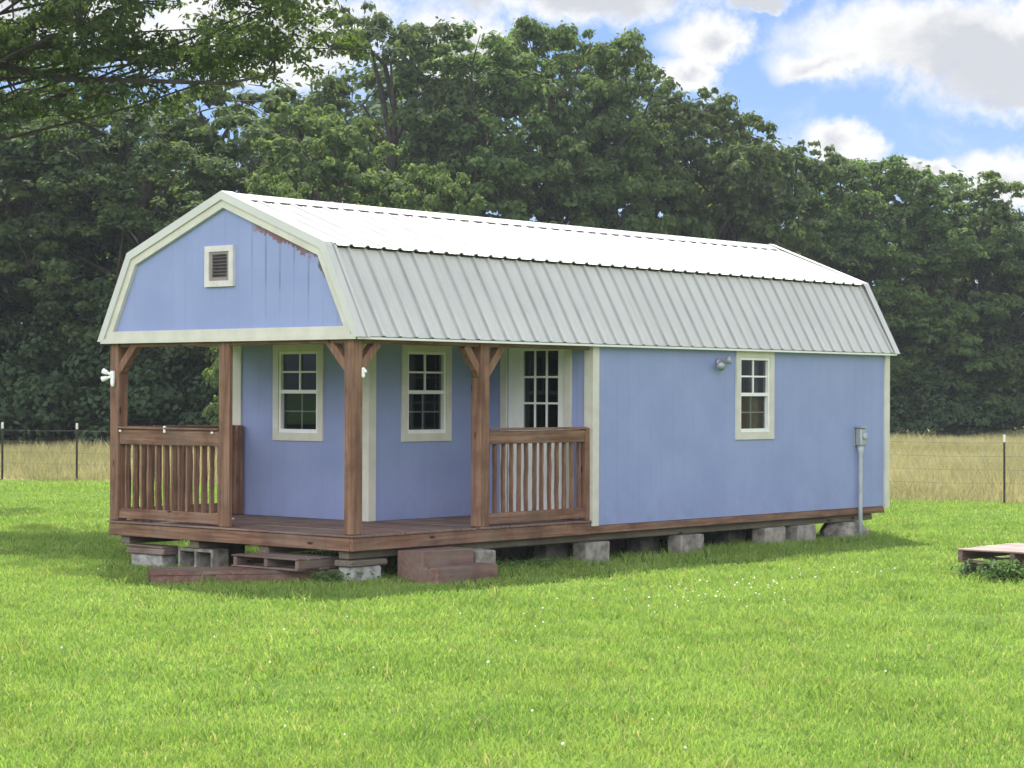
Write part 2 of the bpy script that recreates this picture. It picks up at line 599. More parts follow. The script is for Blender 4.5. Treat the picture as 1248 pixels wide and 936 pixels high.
def window(axis, plane, hole, label, lower_dim=True, curtain=None):
    """single hung window: casing boards, vinyl frame, two sashes with a cross of muntins, panes"""
    s0, s1, z0, z1 = hole
    mb = MB()
    t = .085
    n = plane - .022
    for a in ((s0 - t, s0 - .001, z0 - t, z1 + t), (s1 + .001, s1 + t, z0 - t, z1 + t), (s0 - .001, s1 + .001, z0 - t, z0 - .001), (s0 - .001, s1 + .001, z1 + .001, z1 + t)):
        fbox(mb, axis, a[0], a[1], n, plane - .0, a[2], a[3])
    w = mb.build('window', CREAM, cabin)
    w['label'] = label
    mb = MB()
    e = .03
    zm = (z0 + z1) / 2 + .005
    for a in ((s0, s0 + e, z0, z1), (s1 - e, s1, z0, z1), (s0 + e, s1 - e, z0, z0 + e + .012), (s0 + e, s1 - e, z1 - e, z1)):
        fbox(mb, axis, a[0], a[1], plane - .008, plane + .06, a[2], a[3])
    fbox(mb, axis, s0 + e, s1 - e, plane - .002, plane + .05, zm - .02, zm + .02)
    mb.build('frame', WHITEP, w)
    # muntins: upper cross outside, lower cross further in
    mb = MB()
    sm = (s0 + s1) / 2
    zu = (zm + .02 + z1 - e) / 2
    zl = (z0 + e + .012 + zm - .02) / 2
    fbox(mb, axis, sm - .010, sm + .010, plane + .012, plane + .0285, zm + .02, z1 - e)
    fbox(mb, axis, s0 + e, sm - .010, plane + .014, plane + .0285, zu - .010, zu + .010)
    fbox(mb, axis, sm + .010, s1 - e, plane + .014, plane + .0285, zu - .010, zu + .010)
    mb.build('muntin', WHITEP, w)
    mb = MB()
    fbox(mb, axis, sm - .008, sm + .008, plane + .047, plane + .058, z0 + e, zm - .02)
    fbox(mb, axis, s0 + e, sm - .008, plane + .048, plane + .058, zl - .008, zl + .008)
    fbox(mb, axis, sm + .008, s1 - e, plane + .048, plane + .058, zl - .008, zl + .008)
    mb.build('muntin', WHITEP, w)
    mb = MB()
    fbox(mb, axis, s0 + e, s1 - e, plane + .030, plane + .034, zm + .02, z1 - e)
    mb.build('pane', GLASS, w)
    mb = MB()
    fbox(mb, axis, s0 + e, s1 - e, plane + .040, plane + .044, z0 + e, zm - .02)
    mb.build('pane', GLASS, w)
    if curtain:
        mb = MB()
        c0, c1 = curtain
        m = 24
        pts = []
        for i in range(m + 1):
            s = c0 + (c1 - c0) * i / m
            pts.append((s, plane + .13 + .018 * math.sin(i * 1.9) + .006 * math.sin(i * .7)))
        vs, fs = [], []
        for (s, nn) in pts:
            x, y = xy(axis, s, nn)
            vs += [(x, y, z0 - .05), (x, y, z1 + .03)]
        for (s, nn) in reversed(pts):
            x, y = xy(axis, s, nn + .004)
            vs += [(x, y, z0 - .05), (x, y, z1 + .03)]
        k = len(vs) // 2
        fs = [(2 * i, 2 * i + 1, 2 * ((i + 1) % k) + 1, 2 * ((i + 1) % k)) for i in range(k)]
        mb.add(vs, fs)
        mb.build('curtain', CURT, w)
    return w


window(0, 0, WIN_SIDE, 'cream trimmed window with curtain on the long side wall', curtain=(6.80, 6.99))
window(1, U1, WIN_F, 'cream trimmed window in the porch front wall')
window(0, V1, WIN_P, 'cream trimmed window in the shaded porch recess')

# door with nine lights
mb = MB()
for a in ((.29, .38, .15, 2.12), (1.22, 1.31, .15, 2.12), (.38, 1.22, 2.04, 2.119)):
    fbox(mb, 1, a[0], a[1], U2 - .022, U2 - .0, a[2], a[3])
mb.build('door_casing', CREAM, cabin)
mb = MB()
wall_cells(mb, 1, U2 + .012, U2 + .052, .385, 1.215, .165, 2.035, [(.495, 1.0, 1.12, 1.99)])
door = mb.build('door', WHITEP, cabin)
mb = MB()
for k in (1, 2):
    s = .495 + .505 * k / 3
    fbox(mb, 1, s - .011, s + .011, U2 + .014, U2 + .026, 1.12, 1.99)
for k in (1, 2):
    z = 1.12 + .87 * k / 3
    for q in range(3):
        a, b = .495 + .505 * q / 3 + (.011 if q else 0), .495 + .505 * (q + 1) / 3 - (.011 if q < 2 else 0)
        fbox(mb, 1, a, b, U2 + .0155, U2 + .026, z - .011, z + .011)
mb.build('muntin', WHITEP, door)
mb = MB()
fbox(mb, 1, .495, 1.0, U2 + .03, U2 + .035, 1.12, 1.99)
mb.build('pane', GLASS, door)
mb = MB()
mb.tube([(U2 + .012, 1.15, 1.05), (U2 - .04, 1.15, 1.05), (U2 - .05, 1.15, 1.05)], [.012, .012, .028], 10)
mb.tube([(U2 - .05, 1.15, 1.05), (U2 - .075, 1.15, 1.05)], [.028, .016], 10)
mb.build('handle', GREYM, door, True)

# corner boards
for q in ((U1 - .022, U1 - .0, V1 - .022, V1 + .085, .15, CEIL), (U1, U1 + .09, V1 - .022, V1 - .0, .15, CEIL),
          (U1 - .022, U1 - .0, W - .115, W + .022, .15, CEIL),
          (U2 - .022, U2 + .085, -.024, -.002, .085, 2.13), (U2 - .022, U2 - .0, -.0, .10, .15, CEIL),
          (L - .055, L + .055, -.03, -.002, .06, 2.12), (L + .031, L + .055, -.0, .1, .06, 2.12),
          (L + .031, L + .055, W - .1, W + .02, .06, 2.12)):
    mb = MB()
    mb.box(*q)
    mb.build('corner_trim', CREAM, cabin)

# ---- roof
RW = .2286


def roof_slope(name, p0, p1, u0, u1, flip=False):
    """ribbed metal sheet from the low edge p0 (y,z) to the high edge p1, ribs running up the slope"""
    d = Vector((0, p1[0] - p0[0], p1[1] - p0[1])).normalized()
    nrm = Vector((1, 0, 0)).cross(d)
    if nrm.z < 0:
        nrm = -nrm
    st = [(u0, 0)]
    k = 0
    u = u0 + .11
    while u < u1 - .06:
        for du, h in ((-.036, 0), (-.012, .021), (.012, .021), (.036, 0)):
            st.append((u + du, h))
        # two low stiffening beads in the flat
        for off in (.076, .152):
            if u + off < u1 - .08:
                for du, h in ((-.010, 0), (0, .0035), (.010, 0)):
                    st.append((u + off + du, h))
        u += RW
    st.append((u1, 0))
    vs, fs = [], []
    n = len(st)
    for (y, z), sag in ((p0, 0), (p1, 0)):
        for (u, h) in st:
            q = Vector((u, y, z)) + nrm * (h + .003)
            vs.append(tuple(q))
    for (y, z) in (p0, p1):
        for (u, h) in st:
            q = Vector((u, y, z)) + nrm * h
            vs.append(tuple(q))
    for i in range(n - 1):
        fs.append((i, i + 1, n + i + 1, n + i))
        fs.append((2 * n + i, 3 * n + i, 3 * n + i + 1, 2 * n + i + 1))
        fs.append((i, 2 * n + i, 2 * n + i + 1, i + 1))
        fs.append((n + i, n + i + 1, 3 * n + i + 1, 3 * n + i))
    fs.append((0, n, 3 * n, 2 * n))
    fs.append((n - 1, 3 * n - 1, 4 * n - 1, 2 * n - 1))
    mb = MB()
    mb.add(vs, fs)
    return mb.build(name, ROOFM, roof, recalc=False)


UA, UB = -.045, L + .10
mb = MB()   # roof deck under the sheets (sheathing), closed solid skin
outer = [(-.085, 2.075), (KY, KZ - .035), (W / 2, PZ - .035), (W - KY, KZ - .035), (W + .085, 2.075)]
inner = [(W + .05, 2.075), (W - KY - .015, KZ - .075), (W / 2, PZ - .075), (KY + .015, KZ - .075), (-.05, 2.075)]
vs = [(UA + .02, *p) for p in outer + inner] + [(UB - .02, *p) for p in outer + inner]
fs = []
for i in range(4):
    j = 9 - i
    fs += [(i, i + 1, 10 + i + 1, 10 + i), (j, 10 + j, 10 + j - 1, j - 1), (i, j, j - 1, i + 1), (10 + i, 10 + i + 1, 10 + j - 1, 10 + j)]
fs += [(0, 10, 19, 9), (4, 5, 15, 14)]
mb.add(vs, fs)
roof = mb.build('roof', SOFFIT, cabin)
roof_slope('roof_panel', (-.105, 2.055), (KY + .005, KZ - .025), UA, UB)
roof_slope('roof_panel', (KY - .05, KZ - .005), (W / 2, PZ - .005), UA, UB)
roof_slope('roof_panel', (W + .105, 2.055), (W - KY - .005, KZ - .025), UA, UB)
roof_slope('roof_panel', (W - KY + .05, KZ - .005), (W / 2, PZ - .005), UA, UB)
# eave drip edge (thin bright edge under the low panels)
for s in (0, 1):
    y0, y1 = (-.111, -.095) if s == 0 else (W + .095, W + .111)
    MB().box(UA, UB, y0, y1, 2.028, 2.049).build('drip_edge', WHITEP, roof)
# ridge cap resting on the ribs
sl = .383
for s in (-1, 1):
    pass
mb = MB()
cap = [(W / 2 - .17, PZ + .022 - .17 * sl), (W / 2, PZ + .03), (W / 2 + .17, PZ + .022 - .17 * sl), (W / 2 + .17, PZ + .018 - .17 * sl), (W / 2, PZ + .026), (W / 2 - .17, PZ + .018 - .17 * sl)]
vs = [(UA - .015, *p) for p in cap] + [(UB + .015, *p) for p in cap]
fs = [(0, 1, 7, 6), (1, 2, 8, 7), (5, 11, 10, 4), (4, 10, 9, 3), (0, 6, 11, 5), (2, 3, 9, 8), (0, 5, 4, 1), (1, 4, 3, 2), (6, 7, 10, 11), (7, 8, 9, 10)]
mb.add(vs, fs)
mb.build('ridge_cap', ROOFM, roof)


def offset_profile(d):
    """the gambrel outline pulled in by d"""
    P = [Vector(p) for p in ((-.10, 2.05), (KY - .01, KZ + .0), (W / 2, PZ + .005), (W - KY + .01, KZ + .0), (W + .10, 2.05))]
    out = []
    for i, p in enumerate(P):
        ns = []
        for a, b in ((i - 1, i), (i, i + 1)):
            if 0 <= a and b < len(P):
                t_ = (P[b] - P[a]).normalized()
                ns.append(Vector((t_.y, -t_.x)))
        if len(ns) == 1:
            n = ns[0]
            q = p + n * d
            # slide along the board so the foot stays level
            t_ = Vector((-n.y, n.x))
            q = q + t_ * ((2.05 - q.y) / t_.y)
        else:
            b_ = (ns[0] + ns[1]).normalized()
            q = p + b_ * (d / max(.3, b_.dot(ns[0])))
        out.append((q.x, q.y))
    return out


def rake(name, mat, d0, d1, u0, u1):
    A, B = offset_profile(d0), offset_profile(d1)
    for side in (0, 1):
        ids = (0, 1, 2) if side == 0 else (2, 3, 4)
        vs = []
        for u in (u0, u1):
            vs += [(u, *A[i]) for i in ids] + [(u, *B[i]) for i in ids]
        fs = [(0, 1, 4, 3), (1, 2, 5, 4), (6, 9, 10, 7), (7, 10, 11, 8), (0, 6, 7, 1), (1, 7, 8, 2), (3, 4, 10, 9), (4, 5, 11, 10), (0, 3, 9, 6), (2, 8, 11, 5)]
        mb = MB()
        mb.add(vs, fs)
        mb.build(name, mat, cabin)


rake('rake_board', CREAM, .03, .125, -.044, -.002)
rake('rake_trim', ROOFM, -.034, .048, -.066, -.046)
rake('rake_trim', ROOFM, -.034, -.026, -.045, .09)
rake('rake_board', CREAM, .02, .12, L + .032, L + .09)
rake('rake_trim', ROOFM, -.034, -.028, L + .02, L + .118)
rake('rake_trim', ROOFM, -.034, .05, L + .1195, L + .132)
# fascia under the gable
mb = MB()
mb.box(-.05, -.001, .0, W - .0, 2.045, 2.155)
mb.build('fascia', CREAM, cabin)
MB().box(-.062, -.0515, -.085, W + .085, 2.028, 2.075).build('fascia_trim', CREAM, cabin)
# porch header beams
MB().cbox(.02, .11, .13, W - .13, 1.99, 2.04).build('header_beam', WOOD[1], cabin)
MB().cbox(.13, U2 - .02, .02, .11, 1.99, 2.06).build('header_beam', WOOD[0], cabin)
# soffit strip between wall and eave
MB().box(.02, L + .02, -.088, -.001, 2.056, 2.07).build('soffit', SOFFIT, cabin)

# gable vent
mb = MB()
v0, v1, z0, z1 = 1.685, 2.115, 2.585, 3.0
for q in ((v0, v0 + .065, z0, z1), (v1 - .065, v1, z0, z1), (v0 + .065, v1 - .065, z0, z0 + .06), (v0 + .065, v1 - .065, z1 - .06, z1)):
    fbox(mb, 1, q[0], q[1], -.035, -.0, q[2], q[3])
vent = mb.build('gable_vent', VENTP, cabin)
mb = MB()
for q in ((v0 + .066, v0 + .105, z0 + .061, z1 - .061), (v1 - .105, v1 - .066, z0 + .061, z1 - .061), (v0 + .105, v1 - .105, z0 + .061, z0 + .095), (v0 + .105, v1 - .105, z1 - .095, z1 - .061)):
    fbox(mb, 1, q[0], q[1], -.02, -.001, q[2], q[3])
mb.build('vent_frame', simple('vent_inner', (.26, .22, .21), .6, .1, 9), vent)
mb = MB()
fbox(mb, 1, v0 + .105, v1 - .105, -.004, -.001, z0 + .095, z1 - .095)
for k in range(7):
    z = z0 + .115 + k * .034
    mb.bar((-.014, v0 + .107, z), (-.014, v1 - .107, z), .03, .004, (.6, 0, .8))
mb.build('louvre', LOUVRE, vent)

# ---- deck
mb = MB()
u = -.02
mb2 = MB()
while u < U1 - .02:
    w = .138
    e = min(u + w, U1 - .024)
    mb2.cbox(u, e, -.02, W + .02, .128 + random.uniform(-.002, .002), .15 + random.uniform(-.002, .002), .004, .001)
    u += .144
while u < U2 - .04:
    e = min(u + .138, U2 - .024)
    mb2.cbox(u, e, -.02, V1 - .024, .128 + random.uniform(-.002, .002), .15 + random.uniform(-.002, .002), .004, .001)
    u += .144
deck = mb2.build('deck', DECKW, cabin)
MB().cbox(-.004, .04, .042, W + .004, -.005, .125, .006, .002).build('rim_board', WOOD[1], cabin)
MB().cbox(-.006, U2 - .03, -.006, .04, -.005, .124, .006, .002).build('rim_board', WOOD[0], cabin)
MB().cbox(U2 - .028, L - .06, -.0, .04, -.0, .086, .006, .002).build('rim_board', WOOD[0], cabin)
MB().cbox(.042, L - .06, W - .04, W + .0, -.0, .086, .006, .002).build('rim_board', WOOD[0], cabin)
MB().cbox(L - .058, L - .02, .0, W, -.0, .086, .006, .002).build('rim_board', WOOD[1], cabin)
mb = MB()
for k in range(22):
    x = .42 + k * .42
    mb.box(x, x + .04, .05, W - .05, .012, .125)
mb.build('joist', SKIDW, cabin)
for y in (.12, 1.25, 2.3, W - .26):
    MB().cbox(.06, L - .12, y, y + .14, -.088, -.0065, .008, .003).build('skid', SKIDW, cabin)


# ---- porch posts, braces
def post(x0, x1, y0, y1, braces, label=None):
    mb = MB()
    mb.cbox(x0, x1, y0, y1, .152, 2.042, .008, .003)
    p = mb.build('porch_post', WOOD[2], cabin)
    for (a, b, s) in braces:
        mb = MB()
        mb.bar(a, b, .085, .085, s)
        mb.build('brace', WOOD[2], p)
    return p


post_l = post(.002, .14, 3.53, 3.665, [((.06, 3.55, 1.74), (.06, 3.27, 2.03), (1, 0, 0))])
post_2 = post(.002, .062, 1.775, 1.935, [])
post_c = post(.002, .13, .002, .13, [((.06, .10, 1.74), (.06, .38, 2.03), (1, 0, 0)), ((.10, .06, 1.74), (.36, .06, 2.0), (0, 1, 0))])
post_m = post(1.83, 1.97, .002, .14, [((1.86, .06, 1.70), (1.63, .06, 2.0), (0, 1, 0)), ((1.94, .06, 1.70), (2.19, .06, 2.0), (0, 1, 0))])


FARP, FARPH = .108, .085


def railing(axis, s0, s1, n0, pitch, newel=None, phase=None, z_up=(.965, 1.12), z_lo=(.175, .285)):
    """rail boards and square balusters; axis 1 runs along y (n = x), axis 0 along x (n = y)"""
    r = bpy.data.objects.new('railing', None)
    COL.objects.link(r)
    r.parent = cabin
    m = WOOD[axis]

    def bx(a, b, c, d, e, f, nm, mt, jit=.002):
        mb = MB()
        if axis == 0:
            mb.cbox(a, b, c, d, e, f, .006, jit)
        else:
            mb.cbox(c, d, a, b, e, f, .006, jit)
        return mb.build(nm, mt, r)
    bx(s0, s1, n0, n0 + .04, *z_up, 'top_rail', m, .004)
    bx(s0, s1, n0 - .03, n0 + .09, z_up[1] + .006, z_up[1] + .03, 'cap_rail', m, .003)
    bx(s0, s1, n0, n0 + .04, *z_lo, 'bottom_rail', m, .004)
    k = int((s1 - s0 - .06) / pitch)
    st = s0 + (s1 - s0 - k * pitch) / 2
    if phase is not None:
        st = s0 + phase
        k = int((s1 - st - .02) / pitch)
    for i in range(k + 1):
        s = st + i * pitch + random.uniform(-.008, .008)
        w = .0138
        mb = MB()
        # a slightly crooked, knotty baluster
        pts = []
        for q in range(7):
            z = .20 + (1.0 - .20) * q / 6
            pts.append((s + random.uniform(-.006, .006), n0 + .062, z))
        vs, fs = [], []
        for (ps, pn, pz) in pts:
            ww = w * random.uniform(.88, 1.12)
            for dx, dy in ((-ww, -.02), (ww, -.02), (ww, .02), (-ww, .02)):
                vs.append((ps + dx, pn + dy, pz) if axis == 0 else (pn + dy, ps + dx, pz))
        for q in range(6):
            for c in range(4):
                fs.append((q * 4 + c, q * 4 + (c + 1) % 4, q * 4 + 4 + (c + 1) % 4, q * 4 + 4 + c))
        fs += [(3, 2, 1, 0), (24, 25, 26, 27)]
        mb.add(vs, fs)
        mb.build('baluster', WOOD[2], r)
    if newel:
        mb = MB()
        a, b = newel
        if axis == 0:
            mb.cbox(a, b, n0 - (.08 if n0 > 1 else 0), n0 + .09, .152, 1.15, .006, .003)
        else:
            mb.cbox(n0, n0 + .09, a, b, .152, 1.15, .006, .003)
        mb.build('newel', WOOD[2], r)
    return r


railing(1, 1.94, 3.525, .02, .122)
railing(0, 1.975, 3.54, .01, .124, (3.545, 3.625), z_up=(.995, 1.13))
railing(0, .145, 1.655, W - .10, FARP, (1.66, 1.75), FARPH)
# small white fittings: flood lamp on the left post, bracket on the corner post, clips on the rail
mb = MB()
mb.box(-.02, .0, 3.58, 3.63, 1.62, 1.74)
for (b, tdir) in (((-.02, 3.61, 1.70), (-.045, .09, .04)), ((-.02, 3.61, 1.68), (-.045, .10, -.03))):
    a = Vector(b)
    d = Vector(tdir)
    mb.tube([a, a + d * .45, a + d * .5, a + d], [.014, .015, .022, .030], 10)
mb.tube([(-.02, 3.59, 1.66), (-.03, 3.58, 1.60), (-.03, 3.575, 1.575)], [.022, .022, .014], 10)
mb.build('flood_lamp', WHITEPL, post_l)
mb = MB()
mb.cbox(.10, .135, -.03, .002, 1.66, 1.76, .01)
mb.tube([(.117, -.028, 1.74), (.117, -.05, 1.71)], [.014, .018], 8)
mb.build('bracket', WHITEPL, post_c)
mb = MB()
for y in (3.49, 2.77, 2.03):
    mb = MB()
    mb.cbox(-.010, .02, y - .014, y + .014, 1.09, 1.116 if y != 2.77 else 1.165, .008)
    mb.build('rail_clip', WHITEPL, cabin)

# ---- wall fittings
mb = MB()
mb.tube([(5.98, -.002, 1.885), (5.98, -.03, 1.885)], .055, 14)
sec = mb.build('security_light', GREYM, cabin, True)
for (a, d) in (((5.96, -.035, 1.885), (-.09, -.085, -.05)), ((6.0, -.035, 1.885), (.06, -.09, .035))):
    a, d = Vector(a), Vector(d)
    mb = MB()
    mb.tube([a, a + d * .4, a + d * .45, a + d * .8, a + d], [.016, .018, .034, .05, .052], 12)
    mb.build('lamp_head', GREYM, sec, True)
mb = MB()
mb.tube([(5.98, -.03, 1.86), (5.985, -.055, 1.81)], [.03, .026], 10)
mb.build('motion_sensor', GREYM, sec, True)

mb = MB()
mb.cbox(8.94, 9.07, -.11, -.012, .87, 1.10, .02)
mb.cbox(8.93, 9.08, -.012, -.001, .87, 1.10, .003)
mb.prism([(8.93, 1.102), (9.085, 1.102), (9.065, 1.125), (8.95, 1.125)], 1, -.122, -.006)
meter = mb.build('electric_meter_box', GREYM, cabin)
mb = MB()
mb.tube([(9.005, -.111, 1.0), (9.005, -.132, 1.0), (9.005, -.138, 1.0)], [.045, .045, .03], 16)
mb.build('meter_dial', CONDUIT, meter, True)
mb = MB()
mb.tube([(9.0, -.06, .872), (9.0, -.06, .80), (9.0, -.06, .76), (9.0, -.06, .3), (9.0, -.06, .05), (9.0, -.065, -.36)], [.04, .04, .027, .027, .027, .027], 12)
mb.build('conduit', CONDUIT, meter, True)


# ------------------------------------------------------------------ blocks, steps, pallets
def block(x0, x1, y0, y1, z0, z1, label, hollow=None, mat=None, group='concrete blocks carrying the cabin'):
    mb = MB()
    if hollow is None:
        mb.cbox(x0, x1, y0, y1, z0, z1, .012, .006)
    else:   # cored block lying on its side: two openings through it along y or x
        t = .035
        if hollow == 'x':
            ym = (y0 + y1) / 2
            mb.cbox(x0, x1, y0, y1, z0, z0 + t, .006)
            mb.cbox(x0, x1, y0, y1, z1 - t, z1, .006)
            for a in (y0, ym - t / 2, y1 - t):
                mb.box(x0 + .003, x1 - .003, a + .002, a + t - .002, z0 + t - .004, z1 - t + .004)
        else:
            xm = (x0 + x1) / 2
            mb.cbox(x0, x1, y0, y1, z0, z0 + t, .006)
            mb.cbox(x0, x1, y0, y1, z1 - t, z1, .006)
            for a in (x0, xm - t / 2, x1 - t):
                mb.box(a + .002, a + t - .002, y0 + .003, y1 - .003, z0 + t - .004, z1 - t + .004)
    o = mb.build_at('concrete_block', mat or CONC, ((x0 + x1) / 2, (y0 + y1) / 2, z0 + Z0))
    return tag(o, label, 'block', group)


G = -Z0 - .01
T = -.093
block(3.60, 4.00, .03, .24, G, T, 'grey concrete block below the corner board where the porch ends')
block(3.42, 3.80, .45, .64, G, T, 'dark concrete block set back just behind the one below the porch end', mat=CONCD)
block(5.32, 5.76, .03, .24, G, T, 'grey concrete block midway between porch end and side window')
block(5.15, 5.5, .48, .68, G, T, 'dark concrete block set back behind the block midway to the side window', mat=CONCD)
block(7.02, 7.46, .03, .24, G, T, 'grey concrete block straight below the side window')
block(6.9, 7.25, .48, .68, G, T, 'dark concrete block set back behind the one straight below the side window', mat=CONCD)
block(7.72, 8.12, .03, .24, G, T, 'grey concrete block between the side window block and the meter conduit')
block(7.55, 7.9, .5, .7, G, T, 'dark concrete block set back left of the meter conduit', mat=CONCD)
mbp = MB()
mbp.tube([(9.02, .22, -.34), (9.02, .22, -.2), (9.02, .22, -.093)], [.31, .29, .2], 14)
for i in range(len(mbp.v)):
    x, y, z = mbp.v[i]
    k = 1 + .12 * math.sin(i * 2.3) + .06 * math.sin(i * 5.1)
    mbp.v[i] = (9.02 + (x - 9.02) * k, .22 + (y - .22) * k, z)
tag(mbp.build_at('concrete_footing', CONC, (9.02, .22, 0)), 'rounded dark concrete footing behind the foot of the meter conduit', 'footing')
# near corner pier
block(.03, .43, .03, .235, G, -.155, 'pale concrete block under the near porch corner between the two steps', mat=CONCL)
tag(MB().cbox(.0, .5, .02, .26, -.153, -.093, .01, .004).build_at('timber_shim', SKIDW, (.25, .14, -.153 + Z0)), 'weathered timber packer on the pale block under the near porch corner', 'timber')
# left front pier
block(.05, .25, 2.86, 3.36, G, -.185, 'pale lower concrete block at the far left foot of the porch', mat=CONCL)
tag(MB().cbox(.02, .3, 2.80, 3.40, -.183, -.122, .01, .006).build_at('timber_shim', OLDW[1], (.16, 3.1, -.183 + Z0)), 'lower brown timber packer on the far left porch block', 'timber')
tag(MB().cbox(.04, .26, 2.84, 3.44, -.120, -.0935, .008, .005).build_at('timber_shim', OLDW[1], (.15, 3.14, -.120 + Z0)), 'upper thin timber packer tight under the far left porch corner', 'timber')
block(.08, .30, 2.10, 2.64, G, T, 'big grey cored block behind the left end of the low plank step', 'x')
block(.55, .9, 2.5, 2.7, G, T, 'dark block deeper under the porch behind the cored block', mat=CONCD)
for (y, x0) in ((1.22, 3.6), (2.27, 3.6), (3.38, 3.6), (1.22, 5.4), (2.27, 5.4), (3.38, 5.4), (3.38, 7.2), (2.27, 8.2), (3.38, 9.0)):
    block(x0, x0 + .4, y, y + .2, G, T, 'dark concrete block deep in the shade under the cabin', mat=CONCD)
# by the side step
block(1.42, 1.72, -.32, -.10, G, -.055, 'small grey block standing at the right end of the side step')


def bar_thing(name, poly_pts, z0, z1, mat, label, cat):
    mb = MB()
    mb.prism(poly_pts, 2, z0, z1)
    cx = sum(p[0] for p in poly_pts) / len(poly_pts)
    cy = sum(p[1] for p in poly_pts) / len(poly_pts)
    o = mb.build_at(name, mat, (cx, cy, z0 + Z0))
    return tag(o, label, cat)


# low plank step in front of the porch, lying askew
F0, F1 = Vector((-1.26, 1.45)), Vector((.235, .403))
dv = (F1 - F0).normalized()
nv = Vector((-dv.y, dv.x))
step = empty('plank_step', ((F0.x + F1.x) / 2, (F0.y + F1.y) / 2, 0), 'long low brown plank step lying askew on the grass before the porch', 'step')
for i in range(4):
    a = F0 + nv * (i * .128)
    b = F1 + nv * (i * .128)
    mb = MB()
    z = -.205 + random.uniform(-.004, .004)
    j = random.uniform(-.03, .03)
    mb.prism([tuple(a + dv * j), tuple(b + dv * j), tuple(b + nv * .118 + dv * j), tuple(a + nv * .118 + dv * j)], 2, z - .035, z)
    mb.build('plank', STEPW[0], step)
mb = MB()
for a, b in ((F0 + nv * .01, F1 + nv * .01), (F0 + nv * .45, F1 + nv * .45)):
    mb.prism([tuple(a), tuple(b), tuple(b + nv * .045), tuple(a + nv * .045)], 2, -.33, -.2425)
mb.build('bearer', STEPW[0], step)


def pallet(x0, x1, y0, y1, z0, label, mats, hgt=.13, along='y', gap=.03, nboard=6, pale=None):
    """shipping pallet: three bearers, bottom boards and top boards"""
    p = empty('pallet', ((x0 + x1) / 2, (y0 + y1) / 2, z0 + Z0), label, 'pallet')
    bt = .018
    zt = z0 + hgt
    # bearers run along y when the top boards run along x, else along x
    for k in range(3):
        mb = MB()
        if along == 'y':
            c = x0 + .03 + (x1 - x0 - .06) * k / 2
            # bearers across
            c = y0 + .03 + (y1 - y0 - .06) * k / 2
            mb.cbox(x0 + .01, x1 - .01, c - .025, c + .025, z0 + bt + .001, zt - bt - .001, .005, .003)
            o = mb.build('bearer', mats[0], p)
        else:
            c = x0 + .03 + (x1 - x0 - .06) * k / 2
            mb.cbox(c - .025, c + .025, y0 + .01, y1 - .01, z0 + bt + .001, zt - bt - .001, .005, .003)
            o = mb.build('bearer', mats[1], p)
    a0, a1 = (x0, x1) if along == 'y' else (y0, y1)
    w = (a1 - a0 - gap * (nboard - 1)) / nboard
    for k in range(nboard):
        s = a0 + k * (w + gap)
        e = random.uniform(-.015, .015)
        for z, nm, on in ((zt - bt, 'top_board', True), (z0, 'bottom_board', k in (0, nboard // 2, nboard - 1))):
            if not on:
                continue
            mb = MB()
            if along == 'y':
                mb.cbox(s, s + w, y0 + e, y1 + e, z, z + bt, .004, .003)
                mb.build(nm, (pale or mats[1]) if nm == 'top_board' else mats[1], p)
            else:
                mb.cbox(x0 + e, x1 + e, s, s + w, z, z + bt, .004, .003)
                mb.build(nm, (pale or mats[0]) if nm == 'top_board' else mats[0], p)
    return p


pallet(-.30, .27, .44, 1.38, -.199, 'small worn brown pallet used as a step, lying on the low plank step', OLDW, .118, 'y', .02, 4)
# timber box step at the side of the porch
mb = MB()
mb.cbox(.59, 1.35, -.35, -.02, -.33, -.015, .014, .006)
tag(mb.build_at('timber_step', STEPW[0], (.97, -.18, -.01)), 'tall reddish timber box step against the side of the porch', 'step')
mb = MB()
mb.cbox(.53, 1.434, -.60, -.352, -.34, -.165, .014, .006)
tag(mb.build_at('timber_step', STEPW[0], (.98, -.476, -.02)), 'low dark timber step in front of the tall box step', 'step')
# loose pallet platform on the lawn at the right
pallet(4.72, 5.98, -5.05, -3.83, -.16, 'weathered pale pallet raised on blocks on the open lawn', OLDW, .135, 'y', .022, 7, pale=PALEW)
for (x, y, lb) in ((4.80, -4.25, 'grey block under the near left corner of the lawn pallet'), (4.80, -4.95, 'grey block under the near right corner of the lawn pallet'),
                   (5.55, -4.10, 'grey block under the far left corner of the lawn pallet'), (5.55, -4.95, 'grey block under the far right corner of the lawn pallet')):
    block(x, x + .2, y, y + .38, G, -.1615, lb, group='blocks under the lawn pallet', hollow='x' if x < 5 else None)

# ------------------------------------------------------------------ fast leaf / blade meshes


def mesh_np(name, verts, faces_n, loops, mat, parent=None):
    """verts (n,3); faces_n: vertices per face (array); loops: flat vertex indices"""
    me = bpy.data.meshes.new(name)
    me.vertices.add(len(verts))
    me.vertices.foreach_set('co', np.ascontiguousarray(verts, dtype=np.float32).ravel())
    me.loops.add(len(loops))
    me.loops.foreach_set('vertex_index', np.ascontiguousarray(loops, dtype=np.int32))
    me.polygons.add(len(faces_n))
    st = np.concatenate([[0], np.cumsum(faces_n)[:-1]]).astype(np.int32)
    me.polygons.foreach_set('loop_start', st)
    me.polygons.foreach_set('loop_total', np.asarray(faces_n, dtype=np.int32))
    me.update(calc_edges=True)
    me.materials.append(mat)
    return me


def unit(a):
    return a / np.maximum(np.linalg.norm(a, axis=1, keepdims=True), 1e-9)


